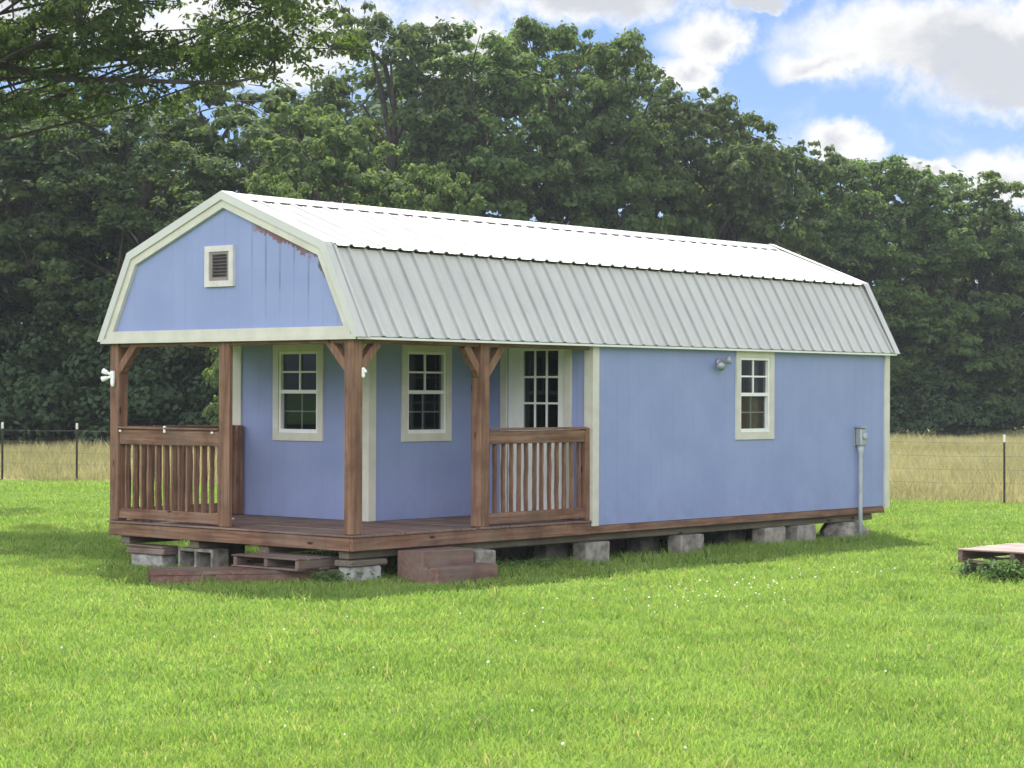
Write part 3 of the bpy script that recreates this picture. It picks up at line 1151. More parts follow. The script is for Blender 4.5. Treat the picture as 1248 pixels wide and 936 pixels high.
def leaves_mesh(name, C, N, size, mat, g, aspect=.55):
    """one small pointed leaf per centre C, facing roughly along N"""
    n = len(C)
    N = unit(N + g.normal(0, .38, (n, 3)))
    ref = g.normal(0, 1, (n, 3))
    ref[:, 2] -= .4
    a = unit(ref - (ref * N).sum(1, keepdims=True) * N)
    b = np.cross(N, a)
    s = size * g.uniform(.65, 1.35, (n, 1))
    la, lb = a * s * .5, b * s * .5 * aspect
    v = np.empty((n, 4, 3))
    v[:, 0] = C - la
    v[:, 1] = C + lb - la * .1 + N * s * .06
    v[:, 2] = C + la
    v[:, 3] = C - lb - la * .1 + N * s * .06
    idx = np.arange(n * 4)
    return mesh_np(name, v.reshape(-1, 3), np.full(n, 4), idx, mat)


def clump_leaves(centres, radii, per, g, flat=.85, out=None):
    """leaves in domed clumps: most near the upper, outer skin of each clump"""
    n = len(centres)
    cnt = np.maximum(8, (per * (radii / radii.mean()) ** 2).astype(int))
    idx = np.repeat(np.arange(n), cnt)
    m = len(idx)
    d = unit(g.normal(0, 1, (m, 3)))
    d[:, 2] = np.where(d[:, 2] < -.25, -d[:, 2] * .7, d[:, 2])
    rr = g.uniform(.35, 1.0, (m, 1)) ** .6
    # ragged outline
    rr *= 1 + .35 * np.sin(d[:, :1] * 5 + idx[:, None]) * np.sin(d[:, 1:2] * 6 + idx[:, None] * 2.1)
    P = centres[idx] + d * rr * radii[idx][:, None] * np.array([1, 1, flat])
    Nn = d + np.array([0, 0, .3])
    return P, Nn


def tree_mesh(seed, H, Rr, base, mat, n_bough, per_bough, per_clump, leaf, conic=0.0):
    """trunk + crown meshes of one tree H m high, crown radius Rr, foliage from base*H upward"""
    g = np.random.default_rng(seed)
    # boughs through the crown's volume
    ctr, rad = [], []
    tries = 0
    while len(ctr) < n_bough and tries < 4000:
        tries += 1
        h = g.uniform(base, .97)
        q = (h - base) / (1 - base)
        env = Rr * (math.sin(math.pi * min(1, q * .82 + .16)) ** .7) * (1 - conic * q)
        a = g.uniform(0, 2 * math.pi)
        r = env * math.sqrt(g.uniform(.2, 1)) * .92
        br = g.uniform(.085, .145) * H * (1 - .3 * q)
        c = np.array([r * math.cos(a), r * math.sin(a), h * H - br * .5])
        if all(np.linalg.norm((c - o) * [1, 1, 1.2]) > .62 * (br + ro) * .9 for o, ro in zip(ctr, rad)) or tries > 2500:
            ctr.append(c)
            rad.append(br)
    ctr, rad = np.array(ctr), np.array(rad)
    cc, cr = [], []
    for c, br in zip(ctr, rad):
        k = per_bough
        d = unit(g.normal(0, 1, (k, 3)))
        d[:, 2] = np.abs(d[:, 2]) * np.where(g.uniform(0, 1, k) < .75, 1, -.7)
        p = c + d * (br * g.uniform(.55, 1.05, (k, 1))) * [1.1, 1.1, .8]
        cc.append(p)
        cr.append(br * g.uniform(.22, .42, k))
    cc, cr = np.concatenate(cc), np.concatenate(cr)
    P, N = clump_leaves(cc, cr, per_clump, g)
    crown = leaves_mesh('crown', P, N, leaf, mat, g)
    # wood: trunk, a limb to every bough
    mb = MB(0)
    top = np.array([g.uniform(-.3, .3), g.uniform(-.3, .3), H * .8])
    r0 = .022 * H
    tp = [(0, 0, -.3), (0, 0, H * .1), tuple(top * .35 + [g.uniform(-.1, .1), 0, 0]), tuple(top * .65), tuple(top)]
    mb.tube(tp, [r0 * 1.35, r0, r0 * .8, r0 * .5, r0 * .15], 9)
    for c, br in zip(ctr, rad):
        z = max(H * .12, c[2] - g.uniform(.12, .3) * H)
        f = min(1, z / top[2])
        s = np.array([top[0] * f, top[1] * f, z])
        mid = (s + c) / 2 + g.normal(0, .2, 3)
        mb.tube([tuple(s), tuple(mid), tuple(c)], [r0 * .4, r0 * .26, r0 * .1], 6)
        for _ in range(3):
            e = c + unit(g.normal(0, 1, (1, 3)))[0] * br * .8
            mb.tube([tuple(c), tuple(e)], [r0 * .1, r0 * .03], 4, False)
    me = bpy.data.meshes.new('trunk')
    me.from_pydata(mb.v, [], mb.f)
    me.materials.append(BARK)
    return me, crown


# five grown shapes, reused at their own sizes and turns
SHAPES = []
for i, (H, Rr, base, mt, conic) in enumerate(((14, 4.6, .05, 0, .05), (14, 4.2, .06, 1, .15), (11, 3.9, .04, 0, .0), (11, 3.8, .05, 1, .1), (11, 4.1, .02, 2, .0), (14, 4.4, .06, 1, .05))):
    SHAPES.append((H, Rr) + tree_mesh(40 + i, H, Rr, base, LEAF[mt], 42, 12, 130, .19, conic))


def tree(px, depth, top_y, width, shape, label, name='tree', group='trees along the edge of the wood'):
    H0, R0, tr, cr = SHAPES[shape]
    lat = (px - 624) / FPX * depth
    h = CAM.z + (481 - top_y) / FPX * depth
    x, y = spot(depth, lat)
    s = h / H0
    root = empty(name, (x, y, 0), label, 'tree', group)
    wv = max(1.45 * width / FPX * depth / (2 * R0), .72 * s)
    root.scale = (wv, wv, s)
    root.rotation_euler = (0, 0, random.uniform(0, 6.28))
    for nm, me in (('trunk', tr), ('crown', cr)):
        o = bpy.data.objects.new(nm, me)
        COL.objects.link(o)
        o.parent = root
    return root


TREES = [
    (-70, 66, 60, 300, 2, 'dark tree at the extreme left edge beyond the wire fence'),
    (45, 67, 108, 270, 3, 'bushy tree above the left pair of fence posts, under the overhanging branch'),
    (165, 65, 98, 260, 0, 'dark leafy tree directly left of the gable top'),
    (280, 68, 85, 250, 3, 'mid green tree showing straight above the gable peak'),
    (385, 63, 118, 210, 4, 'sunlit yellow green tree just right of the gable peak'),
    (470, 76, -12, 240, 0, 'tallest tree, rising out of the picture behind the front half of the roof'),
    (575, 77, 22, 230, 1, 'tall round-topped tree right of the one that leaves the picture'),
    (668, 79, 12, 200, 5, 'tall tree with a ragged top above the middle of the ridge'),
    (745, 80, 22, 180, 1, 'tall tree whose crown stands out against the small white cloud'),
    (822, 82, 84, 180, 2, 'dark tree just right of the tall ragged pair, half as wide as they are'),
    (893, 83, 118, 170, 3, 'mid green tree above the far end of the ridge, sloping down to the right'),
    (965, 85, 158, 180, 0, 'dark tree behind the far end of the roof below the blue sky'),
    (1040, 87, 182, 170, 5, 'tree just beyond the far corner of the roof, below the thin wisp of cloud'),
    (1118, 88, 186, 170, 1, 'dense tree right of the cabin between roof corner and single fence post'),
    (1195, 89, 208, 170, 3, 'lighter tree standing behind the single right-hand fence post'),
    (1275, 89, 238, 180, 2, 'tree cut by the right edge below the low white cloud'),
]
for tdef in TREES:
    tree(*tdef)
YOUNG = [
    (527, 60, 192, 130, 4, 'bright young tree peeking over the front half of the ridge'),
    (335, 58, 205, 70, 4, 'small light green sapling top showing just over the gable peak'),
]
for tdef in YOUNG:
    tree(*tdef, name='young_tree', group='young trees in front of the wood')


# the deep wood behind the front trees, and the dark undergrowth at its foot
def wood_mass():
    g = np.random.default_rng(91)
    prof_px = np.array([-400, -60, 200, 330, 430, 500, 620, 750, 800, 880, 960, 1060, 1150, 1250, 1700])
    prof_y = np.array([90, 120, 125, 125, 95, 40, 45, 45, 100, 140, 180, 205, 208, 255, 290])
    n = 900
    px = g.uniform(-380, 1650, n)
    dep = g.uniform(0, 14, n) + np.interp(px, [0, 430, 1250], [70, 82, 94])
    topz = CAM.z + (481 - np.interp(px, prof_px, prof_y)) / FPX * dep
    z = topz * g.uniform(.06, .93, n)
    lat = (px - 624) / FPX * dep
    x = CAM.x + FWH[0] * dep + RTH[0] * lat
    y = CAM.y + FWH[1] * dep + RTH[1] * lat
    P, N = clump_leaves(np.stack([x, y, z], 1), g.uniform(1.0, 1.9, n), 130, g, .9)
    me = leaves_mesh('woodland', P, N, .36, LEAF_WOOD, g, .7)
    tag(link_mesh('woodland', me, None), kind='stuff')
    n = 1100
    px = g.uniform(-380, 1650, n)
    dep = g.uniform(-2.5, 4, n) + np.interp(px, [0, 300, 430, 1250], [63, 62.5, 74, 88])
    lat = (px - 624) / FPX * dep
    x = CAM.x + FWH[0] * dep + RTH[0] * lat
    y = CAM.y + FWH[1] * dep + RTH[1] * lat
    z = g.uniform(.2, 1, n) * np.interp(px, [-100, 150, 300, 1000, 1150], [6.5, 6.0, 4.0, 4.0, 4.5]) * np.clip((dep - np.interp(px, [0, 300, 430, 1250], [60, 59.5, 71, 85])) / 4, .3, 1.2)
    P, N = clump_leaves(np.stack([x, y, z], 1), g.uniform(.45, 1.0, n), 110, g, .9)
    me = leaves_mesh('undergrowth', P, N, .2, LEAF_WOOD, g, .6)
    tag(link_mesh('undergrowth', me, None), kind='stuff')


wood_mass()


# the near shade tree, its trunk left of the picture, boughs hanging in at the upper left
def near_tree():
    g = np.random.default_rng(5)
    bx, by = spot(32, -10.2)
    root = empty('shade_tree', (bx, by, 0), 'big near shade tree whose leafy dark boughs hang in at the upper left', 'tree')
    B = []
    for k in range(64):
        lat = g.uniform(-17.5, -2.2)
        dep = g.uniform(25.5, 39)
        dd = math.hypot((lat + 10.2) / 7.8, (dep - 32) / 7.2)
        if dd > 1:
            continue
        zlo = 6.3 + .35 * max(0, lat + 6)
        z = zlo + g.uniform(0, 1) ** 1.3 * (7.0 * math.sqrt(max(0, 1 - dd * dd)) + .5)
        if lat > -7.6 and z < 8.3:
            continue
        B.append((lat, dep, z, g.uniform(.9, 1.5)))
    # boughs that show in the picture
    for k in range(12):
        lat = g.uniform(-7.6, -2.6)
        B.append((lat, g.uniform(29, 33.5), g.uniform(6.1, 7.9) + .12 * (lat + 7.6), g.uniform(.55, .85)))
    B += [(-7.2, 31, 6.3, 1.0), (-6.3, 30, 6.7, .9), (-5.4, 31.5, 6.35, .9), (-4.4, 30.5, 6.55, .8), (-3.4, 31, 6.6, .7), (-2.7, 32, 6.9, .6),
          (-6.8, 29.5, 7.3, .9), (-5.2, 29.5, 7.35, .8), (-4.0, 32.5, 7.3, .8), (-3.0, 30.5, 7.45, .7), (-7.6, 30.5, 5.75, .8), (-6.5, 31.6, 5.85, .6), (-5.7, 30.2, 5.95, .5)]
    cc, cr = [], []
    mb = MB(0)
    top = np.array([0, 0, 11.0])
    mb.tube([(0, 0, -.3), (.05, 0, 1.2), (.1, .05, 3.5), (0, 0, 6), (0, 0, 9), tuple(top)], [.5, .38, .33, .26, .16, .05], 12)
    for (lat, dep, z, br) in B:
        x, y = spot(dep, lat)
        c = np.array([x - bx, y - by, z])
        hs = g.uniform(.45, .8) * z
        s = np.array([0, 0, hs])
        m1 = s + (c - s) * .35 + [0, 0, .8]
        m2 = s + (c - s) * .72 + [0, 0, .55] + g.normal(0, .15, 3)
        mb.tube([tuple(s), tuple(m1), tuple(m2), tuple(c)], [.035, .026, .016, .008], 6)
        for _ in range(7):
            e = c + unit(g.normal(0, 1, (1, 3)))[0] * br * np.array([1.1, 1.1, .6])
            md = (c + e) / 2 + g.normal(0, .1, 3)
            mb.tube([tuple(c), tuple(md), tuple(e)], [.018, .012, .005], 5, False)
        k = 21
        d = unit(g.normal(0, 1, (k, 3)))
        cc.append(c + d * br * g.uniform(.3, 1.1, (k, 1)) * [1.1, 1.1, .55])
        cr.append(br * g.uniform(.22, .42, k))
    # the thick limb crossing the upper left corner
    q = []
    for (lat, dep, z, r) in ((-9.6, 32, 5.2, .17), (-8.3, 31.3, 6.1, .13), (-7.3, 31, 6.75, .10), (-6.2, 30.8, 7.45, .085), (-5.0, 30.6, 8.3, .06)):
        x, y = spot(dep, lat)
        q.append(((x - bx, y - by, z), r))
    mb.tube([a for a, _ in q], [r for _, r in q], 9)
    q = []
    for (lat, dep, z, r) in ((-7.6, 31, 6.55, .06), (-6.4, 30.7, 6.25, .045), (-5.2, 30.5, 6.2, .035), (-4.0, 30.4, 6.15, .025), (-3.2, 30.3, 6.3, .012)):
        x, y = spot(dep, lat)
        q.append(((x - bx, y - by, z), r))
    mb.tube([a for a, _ in q], [r for _, r in q], 7)
    me = bpy.data.meshes.new('trunk')
    me.from_pydata(mb.v, [], mb.f)
    me.materials.append(BARK)
    o = bpy.data.objects.new('trunk', me)
    COL.objects.link(o)
    o.parent = root
    cc, cr = np.concatenate(cc), np.concatenate(cr)
    P, N = clump_leaves(cc, cr, 92, g, .75)
    o = bpy.data.objects.new('crown', leaves_mesh('crown', P, N, .095, LEAF_NEAR, g, .5))
    COL.objects.link(o)
    o.parent = root


near_tree()

# ------------------------------------------------------------------ ground
FA = np.array([18.68, 3.10])
FD = np.array([-5.12, 18.56]) / 19.254
FN = np.array([FD[1], -FD[0]])             # away from the viewpoint


def sdist(x, y):
    return (x - FA[0]) * FN[0] + (y - FA[1]) * FN[1]


def ground_mat():
    m, t, b = new_mat('ground_soil')
    p = pos_of(t)
    s = t.sep(p)
    sd = t.math('ADD', t.math('MULTIPLY', t.math('SUBTRACT', s[0], float(FA[0])), float(FN[0])), t.math('MULTIPLY', t.math('SUBTRACT', s[1], float(FA[1])), float(FN[1])))
    sd = t.math('ADD', sd, t.math('MULTIPLY_ADD', t.noise(p, .7, 4), 2.0, -1.0))
    n = t.noise(p, 2.2, 6, .65)
    n2 = t.noise(p, 30, 4, .6)
    lawn = t.mix(t.step(n, .3, .7), (.060, .115, .018), (.12, .19, .03))
    lawn = t.mix(t.math('MULTIPLY', t.step(n2, .5, .8), .5), lawn, (.045, .075, .02))
    dry = t.mix(t.step(t.noise(p, .9, 5, .65), .35, .65), (.20, .19, .075), (.30, .26, .13))
    t.put(b.inputs['Base Color'], t.mix(t.step(sd, -.6, .6), lawn, dry))
    b.inputs['Roughness'].default_value = .95
    b.inputs['Specular IOR Level'].default_value = .1
    t.put(b.inputs['Normal'], t.bump(t.noise(p, 18, 5, .7), .6, .03))
    return m


GM = ground_mat()
me = bpy.data.meshes.new('ground')
me.from_pydata([(-900, -900, 0), (1500, -900, 0), (1500, 1500, 0), (-900, 1500, 0)], [], [(0, 1, 2, 3)])
tag(link_mesh('ground', me, GM), kind='structure')


def wave(x, y, seed, scale):
    g = np.random.default_rng(seed)
    v = np.zeros_like(x)
    for k in range(7):
        a = g.uniform(0, 6.28)
        f = scale * g.uniform(.6, 1.8)
        v += np.sin((x * math.cos(a) + y * math.sin(a)) * f + g.uniform(0, 6.28))
    return v / 7 * 1.6


def blades(name, x, y, h, w, lean, mat, g, seg3=True):
    n = len(x)
    th = g.uniform(0, 2 * math.pi, n)
    la = g.uniform(0, 2 * math.pi, n)
    ln = lean * g.uniform(.3, 1.2, n) * h
    dx, dy = np.cos(la) * ln, np.sin(la) * ln
    wx, wy = np.cos(th) * w / 2, np.sin(th) * w / 2
    v = np.empty((n, 5, 3))
    z0 = -.01
    v[:, 0] = np.stack([x - wx, y - wy, np.full(n, z0)], 1)
    v[:, 1] = np.stack([x + wx, y + wy, np.full(n, z0)], 1)
    v[:, 2] = np.stack([x + wx * .8 + dx * .35, y + wy * .8 + dy * .35, h * .6], 1)
    v[:, 3] = np.stack([x - wx * .8 + dx * .35, y - wy * .8 + dy * .35, h * .6], 1)
    v[:, 4] = np.stack([x + dx, y + dy, h], 1)
    base = np.arange(n)[:, None] * 5
    loops = (base + np.array([0, 1, 2, 3, 3, 2, 4])).ravel()
    fn = np.tile([4, 3], n)
    me = mesh_np(name, v.reshape(-1, 3), fn, loops, mat)
    return tag(link_mesh(name, me, None), kind='stuff')


def clear_of_blocks(x, y):
    k = np.ones(len(x), bool)
    for (x0, x1, y0, y1) in ((.6, 1.34, -.34, -.03), (.55, 1.42, -.59, -.36), (3.6, 4.0, .03, .24), (5.3, 5.8, .03, .24), (7.0, 7.5, .03, .24), (7.7, 8.1, .03, .24)):
        k &= ~((x > x0) & (x < x1) & (y > y0) & (y < y1))
    # sparse under the cabin's floor
    under = (x > .35) & (x < L) & (y > .45) & (y < W - .2)
    k &= ~(under & (rng.uniform(0, 1, len(x)) < .85))
    # under the plank step
    px, py = x - F0.x, y - F0.y
    a = px * dv.x + py * dv.y
    b = px * nv.x + py * nv.y
    k &= ~((a > 0) & (a < 1.82) & (b > .02) & (b < .5))
    return k


def lawn():
    g = np.random.default_rng(3)
    n = 960000
    # depth with density falling with distance, over a wedge a little wider than the view
    dep = 7.5 * (45 / 7.5) ** g.uniform(0, 1, n) ** .92
    lat = (dep * .265 + 2.4) * g.uniform(-1, 1, n)
    x = CAM.x + FWH[0] * dep + RTH[0] * lat
    y = CAM.y + FWH[1] * dep + RTH[1] * lat
    nz = wave(x, y, 1, 1.1) + .7 * wave(x, y, 2, 4.5)
    keep = (sdist(x, y) < .15 + .35 * wave(x, y, 4, 2.0)) & clear_of_blocks(x, y)
    keep &= g.uniform(-2.2, 1.5, n) < nz + .6
    x, y, dep, nz = x[keep], y[keep], dep[keep], nz[keep]
    m = len(x)
    h = (.038 + .012 * nz) * g.uniform(.55, 1.5, m)
    # longer, unmown grass right by the cabin and pallet
    near = ((x > -.5) & (x < L + .3) & (y > -.35) & (y < .5)) | ((x > 4.4) & (x < 6.3) & (y > -5.4) & (y < -3.5)) 
    h = np.where(near, h * g.uniform(1.1, 2.1, m), h)
    front = (x > -2.2) & (x < .6) & (y > -.6) & (y < W)
    h = np.where(front, h * .75, h)
    h = np.clip(h, .02, .2)
    w = (.0055 + .00022 * dep) * g.uniform(.7, 1.4, m)
    blades('lawn_grass', x, y, h, w, .9, GRASS, g)
    # scattered taller tufts
    n = 420
    dep = 8 * (30 / 8) ** g.uniform(0, 1, n)
    lat = dep * g.uniform(-.28, .28, n)
    cx = CAM.x + FWH[0] * dep + RTH[0] * lat
    cy = CAM.y + FWH[1] * dep + RTH[1] * lat
    k = (sdist(cx, cy) < -1) & ~((cx > -.6) & (cx < L + .2) & (cy > -.4) & (cy < W + .2))
    cx, cy, dep = cx[k], cy[k], dep[k]
    per = 26
    x = np.repeat(cx, per) + g.normal(0, .05, len(cx) * per)
    y = np.repeat(cy, per) + g.normal(0, .05, len(cx) * per)
    d2 = np.repeat(dep, per)
    blades('grass_tufts', x, y, np.clip(g.normal(.075, .025, len(x)), .03, .15), (.007 + .0002 * d2) * g.uniform(.7, 1.4, len(x)), .9, GRASS, g)
    # dry field beyond the fence
    n = 330000
    dep = 33 * (90 / 33) ** g.uniform(0, 1, n) ** .8
    lat = (dep * .265 + 2.0) * g.uniform(-1, 1, n)
    x = CAM.x + FWH[0] * dep + RTH[0] * lat
    y = CAM.y + FWH[1] * dep + RTH[1] * lat
    k = (sdist(x, y) > -.15 + .35 * wave(x, y, 4, 2.0)) & ~((x > -1) & (x < L + .5) & (y > -.5) & (y < W + .5))
    x, y, dep = x[k], y[k], dep[k]
    hz = wave(x, y, 8, .5) + .6 * wave(x, y, 9, 1.9)
    rise = np.clip((sdist(x, y) + .3) / 2.5, .35, 1)
    h = np.clip((.36 + .13 * hz) * rise * g.uniform(.5, 1.45, len(x)), .06, .9)
    blades('dry_field_grass', x, y, h, (.006 + .00022 * dep) * g.uniform(.7, 1.5, len(x)), .55, DRYG, g)


lawn()


def clover():
    g = np.random.default_rng(17)
    n = 34
    dep = 9 * (30 / 9) ** g.uniform(0, 1, n)
    lat = dep * g.uniform(-.25, .25, n)
    pts = list(zip(dep, lat))
    for (px, py, k, sd) in ((850, 728, 16, 25), (930, 722, 14, 22), (1015, 702, 12, 18), (880, 735, 8, 30), (780, 742, 5, 30), (560, 760, 5, 40), (250, 790, 4, 50)):
        for _ in range(k):
            a, b = g.normal(px, sd * 1.6), g.normal(py, sd * .3)
            d = FPX * CAM.z / max(60, b - 481)
            pts.append((d, (a - 624) / FPX * d))
    mb = MB(0)
    for d, l in pts:
        x, y = spot(d, l)
        if -.6 < x < L and -.3 < y < W:
            continue
        z = g.uniform(.05, .10)
        r = g.uniform(.005, .010)
        vs = [(x, y, z + r)]
        for ring, (rr, zz) in enumerate(((.75, .6), (1.0, 0), (.7, -.6))):
            for q in range(7):
                a = q * 2 * math.pi / 7 + ring * .4
                k = 1 + g.uniform(-.18, .18)
                vs.append((x + math.cos(a) * r * rr * k, y + math.sin(a) * r * rr * k, z + r * zz))
        fs = [(0, 1 + q, 1 + (q + 1) % 7) for q in range(7)]
        for ring in range(2):
            for q in range(7):
                a, b = 1 + ring * 7 + q, 1 + ring * 7 + (q + 1) % 7
                fs.append((a, a + 7, b + 7, b))
        mb.add(vs, fs)
    o = mb.build('clover_flowers', PETAL, recalc=False)
    tag(o, kind='stuff')


clover()


def weeds():
    """leafy weeds round the lawn pallet and along the feet of the steps"""
    g = np.random.default_rng(23)
    C, N = [], []
    spots_ = []
    for _ in range(16):
        spots_.append((g.uniform(4.55, 4.75), g.uniform(-5.1, -3.9), g.uniform(.10, .24)))
    for _ in range(6):
        spots_.append((g.uniform(4.8, 5.8), g.uniform(-3.8, -3.7), g.uniform(.06, .14)))
    for _ in range(10):
        spots_.append((g.uniform(-.2, .35), g.uniform(.1, .35), g.uniform(.06, .14)))
    for _ in range(8):
        spots_.append((g.uniform(1.5, 3.2), g.uniform(-.15, .1), g.uniform(.05, .13)))
    for (x, y, h) in spots_:
        k = int(40 + 260 * h)
        z = g.uniform(.02, 1, k) * h
        C.append(np.stack([x + g.normal(0, .07, k), y + g.normal(0, .07, k), z], 1))
        n = g.normal(0, .6, (k, 3))
        n[:, 2] += 1
        N.append(n)
    me = leaves_mesh('weeds', np.concatenate(C), np.concatenate(N), .06, WEED, g, .45)
    tag(link_mesh('weeds', me, None), kind='stuff')


weeds()

# ------------------------------------------------------------------ wire fence on steel T-posts
fence = empty('wire_fence', (float(FA[0]), float(FA[1]), 0), 'wire fence on thin steel T-posts with white tips between lawn and dry field', 'fence')
SP = 1.9254
tp = None
for k in range(-3, 15):
    px, py = FA + FD * (SP * k + (.3 if k == 1 else 0))
    if tp is None:
        pass
    mb = MB(0)
    j = random.uniform(-.015, .015)
    h = 1.19 + random.uniform(-.03, .03)
    cx, cy = float(px), float(py)
    for zz0, zz1, nm in ((-.2, h - .13, 'post'),):
        # T section
        mb.bar((cx, cy, zz0), (cx + j, cy + j, zz1), .045, .008, (FD[0], FD[1], 0))
        mb.bar((cx + FN[0] * .02, cy + FN[1] * .02, zz0), (cx + j + FN[0] * .02, cy + j + FN[1] * .02, zz1), .008, .036, (FD[0], FD[1], 0))
    p_ = mb.build('fence_post', TPOST, fence)
    mb = MB(0)
    mb.bar((cx + j, cy + j, h - .129), (cx + j, cy + j, h), .047, .010, (FD[0], FD[1], 0))
    mb.bar((cx + j + FN[0] * .02, cy + j + FN[1] * .02, h - .129), (cx + j + FN[0] * .02, cy + j + FN[1] * .02, h), .010, .038, (FD[0], FD[1], 0))
    mb.build('post_tip', WHITEPL, p_)
for z in (.35, .58, .81, 1.04):
    pts = []
    for k in range(-3, 15):
        a = FA + FD * SP * k - FN * .012
        pts.append((float(a[0]), float(a[1]), z))
        if k < 14:
            b = FA + FD * SP * (k + .5) - FN * .012
            pts.append((float(b[0]), float(b[1]), z - .012))
    MB(0).tube(pts, .0028, 5, False).build('wire', WIRE, fence)

# ------------------------------------------------------------------ the air between here and the wood
def haze():
    mb = MB(0)
    mb.box(-60, 150, -60, 150, -1.0, 24)
    m = bpy.data.materials.new('haze_air')
    m.use_nodes = True
    t = NT(m.node_tree)
    for nd in list(t.n):
        t.n.remove(nd)
    out = t.new('ShaderNodeOutputMaterial')
    v = t.new('ShaderNodeVolumePrincipled')
    v.inputs['Color'].default_value = (.8, .9, 1, 1)
    v.inputs['Density'].default_value = .00034
    v.inputs['Anisotropy'].default_value = .2
    t.l.new(v.outputs[0], out.inputs['Volume'])
    tag(mb.build('haze', m), kind='stuff')


haze()

# ------------------------------------------------------------------ sun and sky
SUN = Vector((.353, .411, .840)).normalized()
EL = math.asin(SUN.z)
sd = bpy.data.lights.new('sun', 'SUN')
sd.energy = 3.7
sd.angle = R(1.0)
sd.color = (1, .955, .87)
so = bpy.data.objects.new('sun', sd)
so.rotation_euler = SUN.to_track_quat('Z', 'Y').to_euler()
so.location = (0, 0, 40)
COL.objects.link(so)

world = bpy.data.worlds.new('World')
scene.world = world
world.use_nodes = True
t = NT(world.node_tree)
for nd in list(t.n):
    t.n.remove(nd)
out = t.new('ShaderNodeOutputWorld')
sky = t.new('ShaderNodeTexSky', sky_type='NISHITA')
sky.sun_disc = False
sky.sun_elevation = EL
sky.sun_rotation = math.atan2(SUN.x, SUN.y)
sky.air_density = 1.0
sky.dust_density = .6
sky.ozone_density = 1.6
bg = t.new('ShaderNodeBackground')
bg.inputs['Strength'].default_value = .054
t.put(bg.inputs[0], t.mix(1.0, sky.outputs[0], (.50, .60, .88), 'MULTIPLY'))
dirv = t.new('ShaderNodeTexCoord').outputs['Generated']
s = t.sep(dirv)
az = t.math('ARCTAN2', s[1], s[0])
el = t.math('ARCSINE', s[2])
warp = t.new('ShaderNodeTexNoise')
t.put(warp.inputs['Vector'], dirv)
warp.inputs['Scale'].default_value = 26
warp.inputs['Detail'].default_value = 5
warp.inputs['Roughness'].default_value = .6
ws = t.sep(warp.outputs['Color'])
wa = t.math('MULTIPLY_ADD', ws[0], .05, -.025)
we = t.math('MULTIPLY_ADD', ws[1], .034, -.017)
azw = t.math('ADD', az, wa)
elw = t.math('ADD', el, we)
BLOBS = [(1150, 55, 215, 72), (1010, 80, 75, 30), (1230, 95, 130, 50), (862, 48, 82, 38), (925, 6, 55, 18), (700, -22, 240, 50), (838, 92, 62, 26), (1022, 180, 60, 26),
         (1225, 222, 85, 45), (1120, 208, 60, 18), (300, 45, 230, 70), (60, 30, 140, 60), (560, 60, 90, 90)]
D = None
GREY = None
for (px, py, rx, ry) in BLOBS:
    a0 = YAW - math.atan((px - 624) / FPX)
    e0 = math.atan((481 - py) / FPX)
    qa = t.math('DIVIDE', t.math('SUBTRACT', azw, a0), rx / FPX)
    qe = t.math('DIVIDE', t.math('SUBTRACT', elw, e0), ry / FPX)
    r2 = t.math('ADD', t.math('MULTIPLY', qa, qa), t.math('MULTIPLY', qe, qe))
    d = t.math('SUBTRACT', 1.0, t.math('SQRT', r2))
    D = d if D is None else t.math('MAXIMUM', D, d)
    if (px, py) in ((700, -22), (1230, 95), (925, 6)):
        GREY = d if GREY is None else t.math('MAXIMUM', GREY, d)
fine = t.noise(dirv, 52, 9, .66)
fine2 = t.noise(t.mapping(dirv, (1, 1, 1.6)), 34, 5, .6, .3)
mask_v = t.step(t.math('ADD', D, t.math('MULTIPLY_ADD', fine, 1.15, -.57)), -.12, .52)
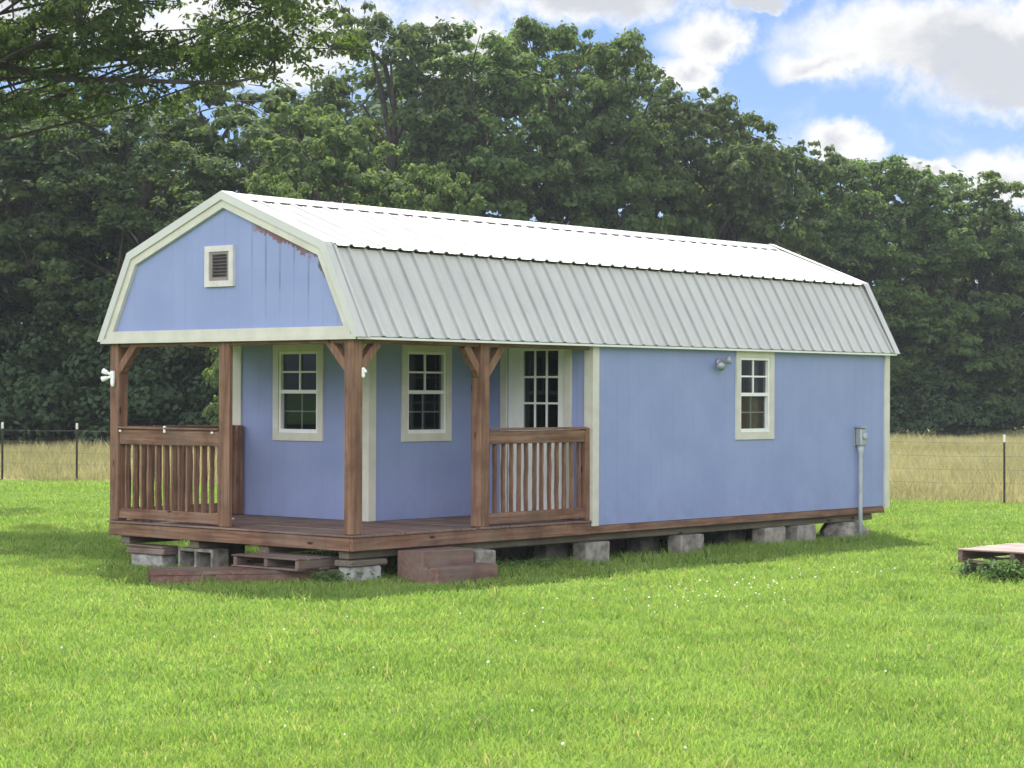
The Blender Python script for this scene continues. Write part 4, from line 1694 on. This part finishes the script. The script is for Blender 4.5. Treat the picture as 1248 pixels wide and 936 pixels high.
# clouds over the rest of the sky, away from the framed part
far = t.step(t.math('ADD', t.math('MULTIPLY', s[0], math.cos(YAW)), t.math('MULTIPLY', s[1], math.sin(YAW))), .95, .80)
bgn = t.noise(t.mapping(dirv, (1, 1, 1.7)), 2.6, 8, .58, .2)
mask_b = t.math('MULTIPLY', t.step(bgn, .44, .56), far)
mask_b = t.math('MULTIPLY', mask_b, t.step(s[2], -.02, .05))
wisp = t.noise(t.mapping(dirv, (1, 1, 2.2)), 11, 8, .68, .5)
wisp = t.math('MULTIPLY', t.math('MULTIPLY', t.step(wisp, .5, .72), .5), t.step(s[2], .0, .05))
mask = t.math('MAXIMUM', t.math('MAXIMUM', mask_v, mask_b), wisp)
core = t.step(t.math('ADD', t.math('MULTIPLY', t.step(GREY, -.1, .5), .5), t.math('ADD', t.math('MAXIMUM', D, t.math('MULTIPLY', t.step(bgn, .5, .75), far)), t.math('MULTIPLY_ADD', fine2, 1.1, -.55))), .4, 1.1)
ccol = t.mix(core, (.97, .97, .96), (.64, .66, .71))
bc = t.new('ShaderNodeBackground')
t.put(bc.inputs['Color'], ccol)
# overhead bases dimmed; unseen clouds behind and left brightened to fill gable and walls
dull = t.math('MULTIPLY_ADD', t.step(s[2], .35, .85), -.18, .62)
back = t.step(t.math('ADD', t.math('MULTIPLY', s[0], -.96), t.math('MULTIPLY', s[1], -.28)), .05, .8)
low = t.math('MULTIPLY', t.step(s[2], .75, .25), t.step(s[2], .05, .2))
dull = t.math('MULTIPLY', dull, t.math('MULTIPLY_ADD', far, .35, .62))
bright = t.math('ADD', dull, t.math('MULTIPLY', t.math('MULTIPLY', far, t.math('MULTIPLY', back, low)), 1.75))
t.put(bc.inputs['Strength'], bright)
mx = t.new('ShaderNodeMixShader')
t.put(mx.inputs[0], mask)
t.l.new(bg.outputs[0], mx.inputs[1])
t.l.new(bc.outputs[0], mx.inputs[2])
t.l.new(mx.outputs[0], out.inputs[0])

# ------------------------------------------------------------------ render settings
scene.render.engine = 'CYCLES'
scene.view_settings.view_transform = 'Standard'
scene.view_settings.look = 'None'
scene.view_settings.exposure = 1.45
scene.view_settings.gamma = 1
scene.view_settings.use_curve_mapping = False
scene.cycles.use_denoising = True
scene.cycles.max_bounces = 8
scene.cycles.transparent_max_bounces = 12
scene.render.resolution_x = 1024
scene.render.resolution_y = 768
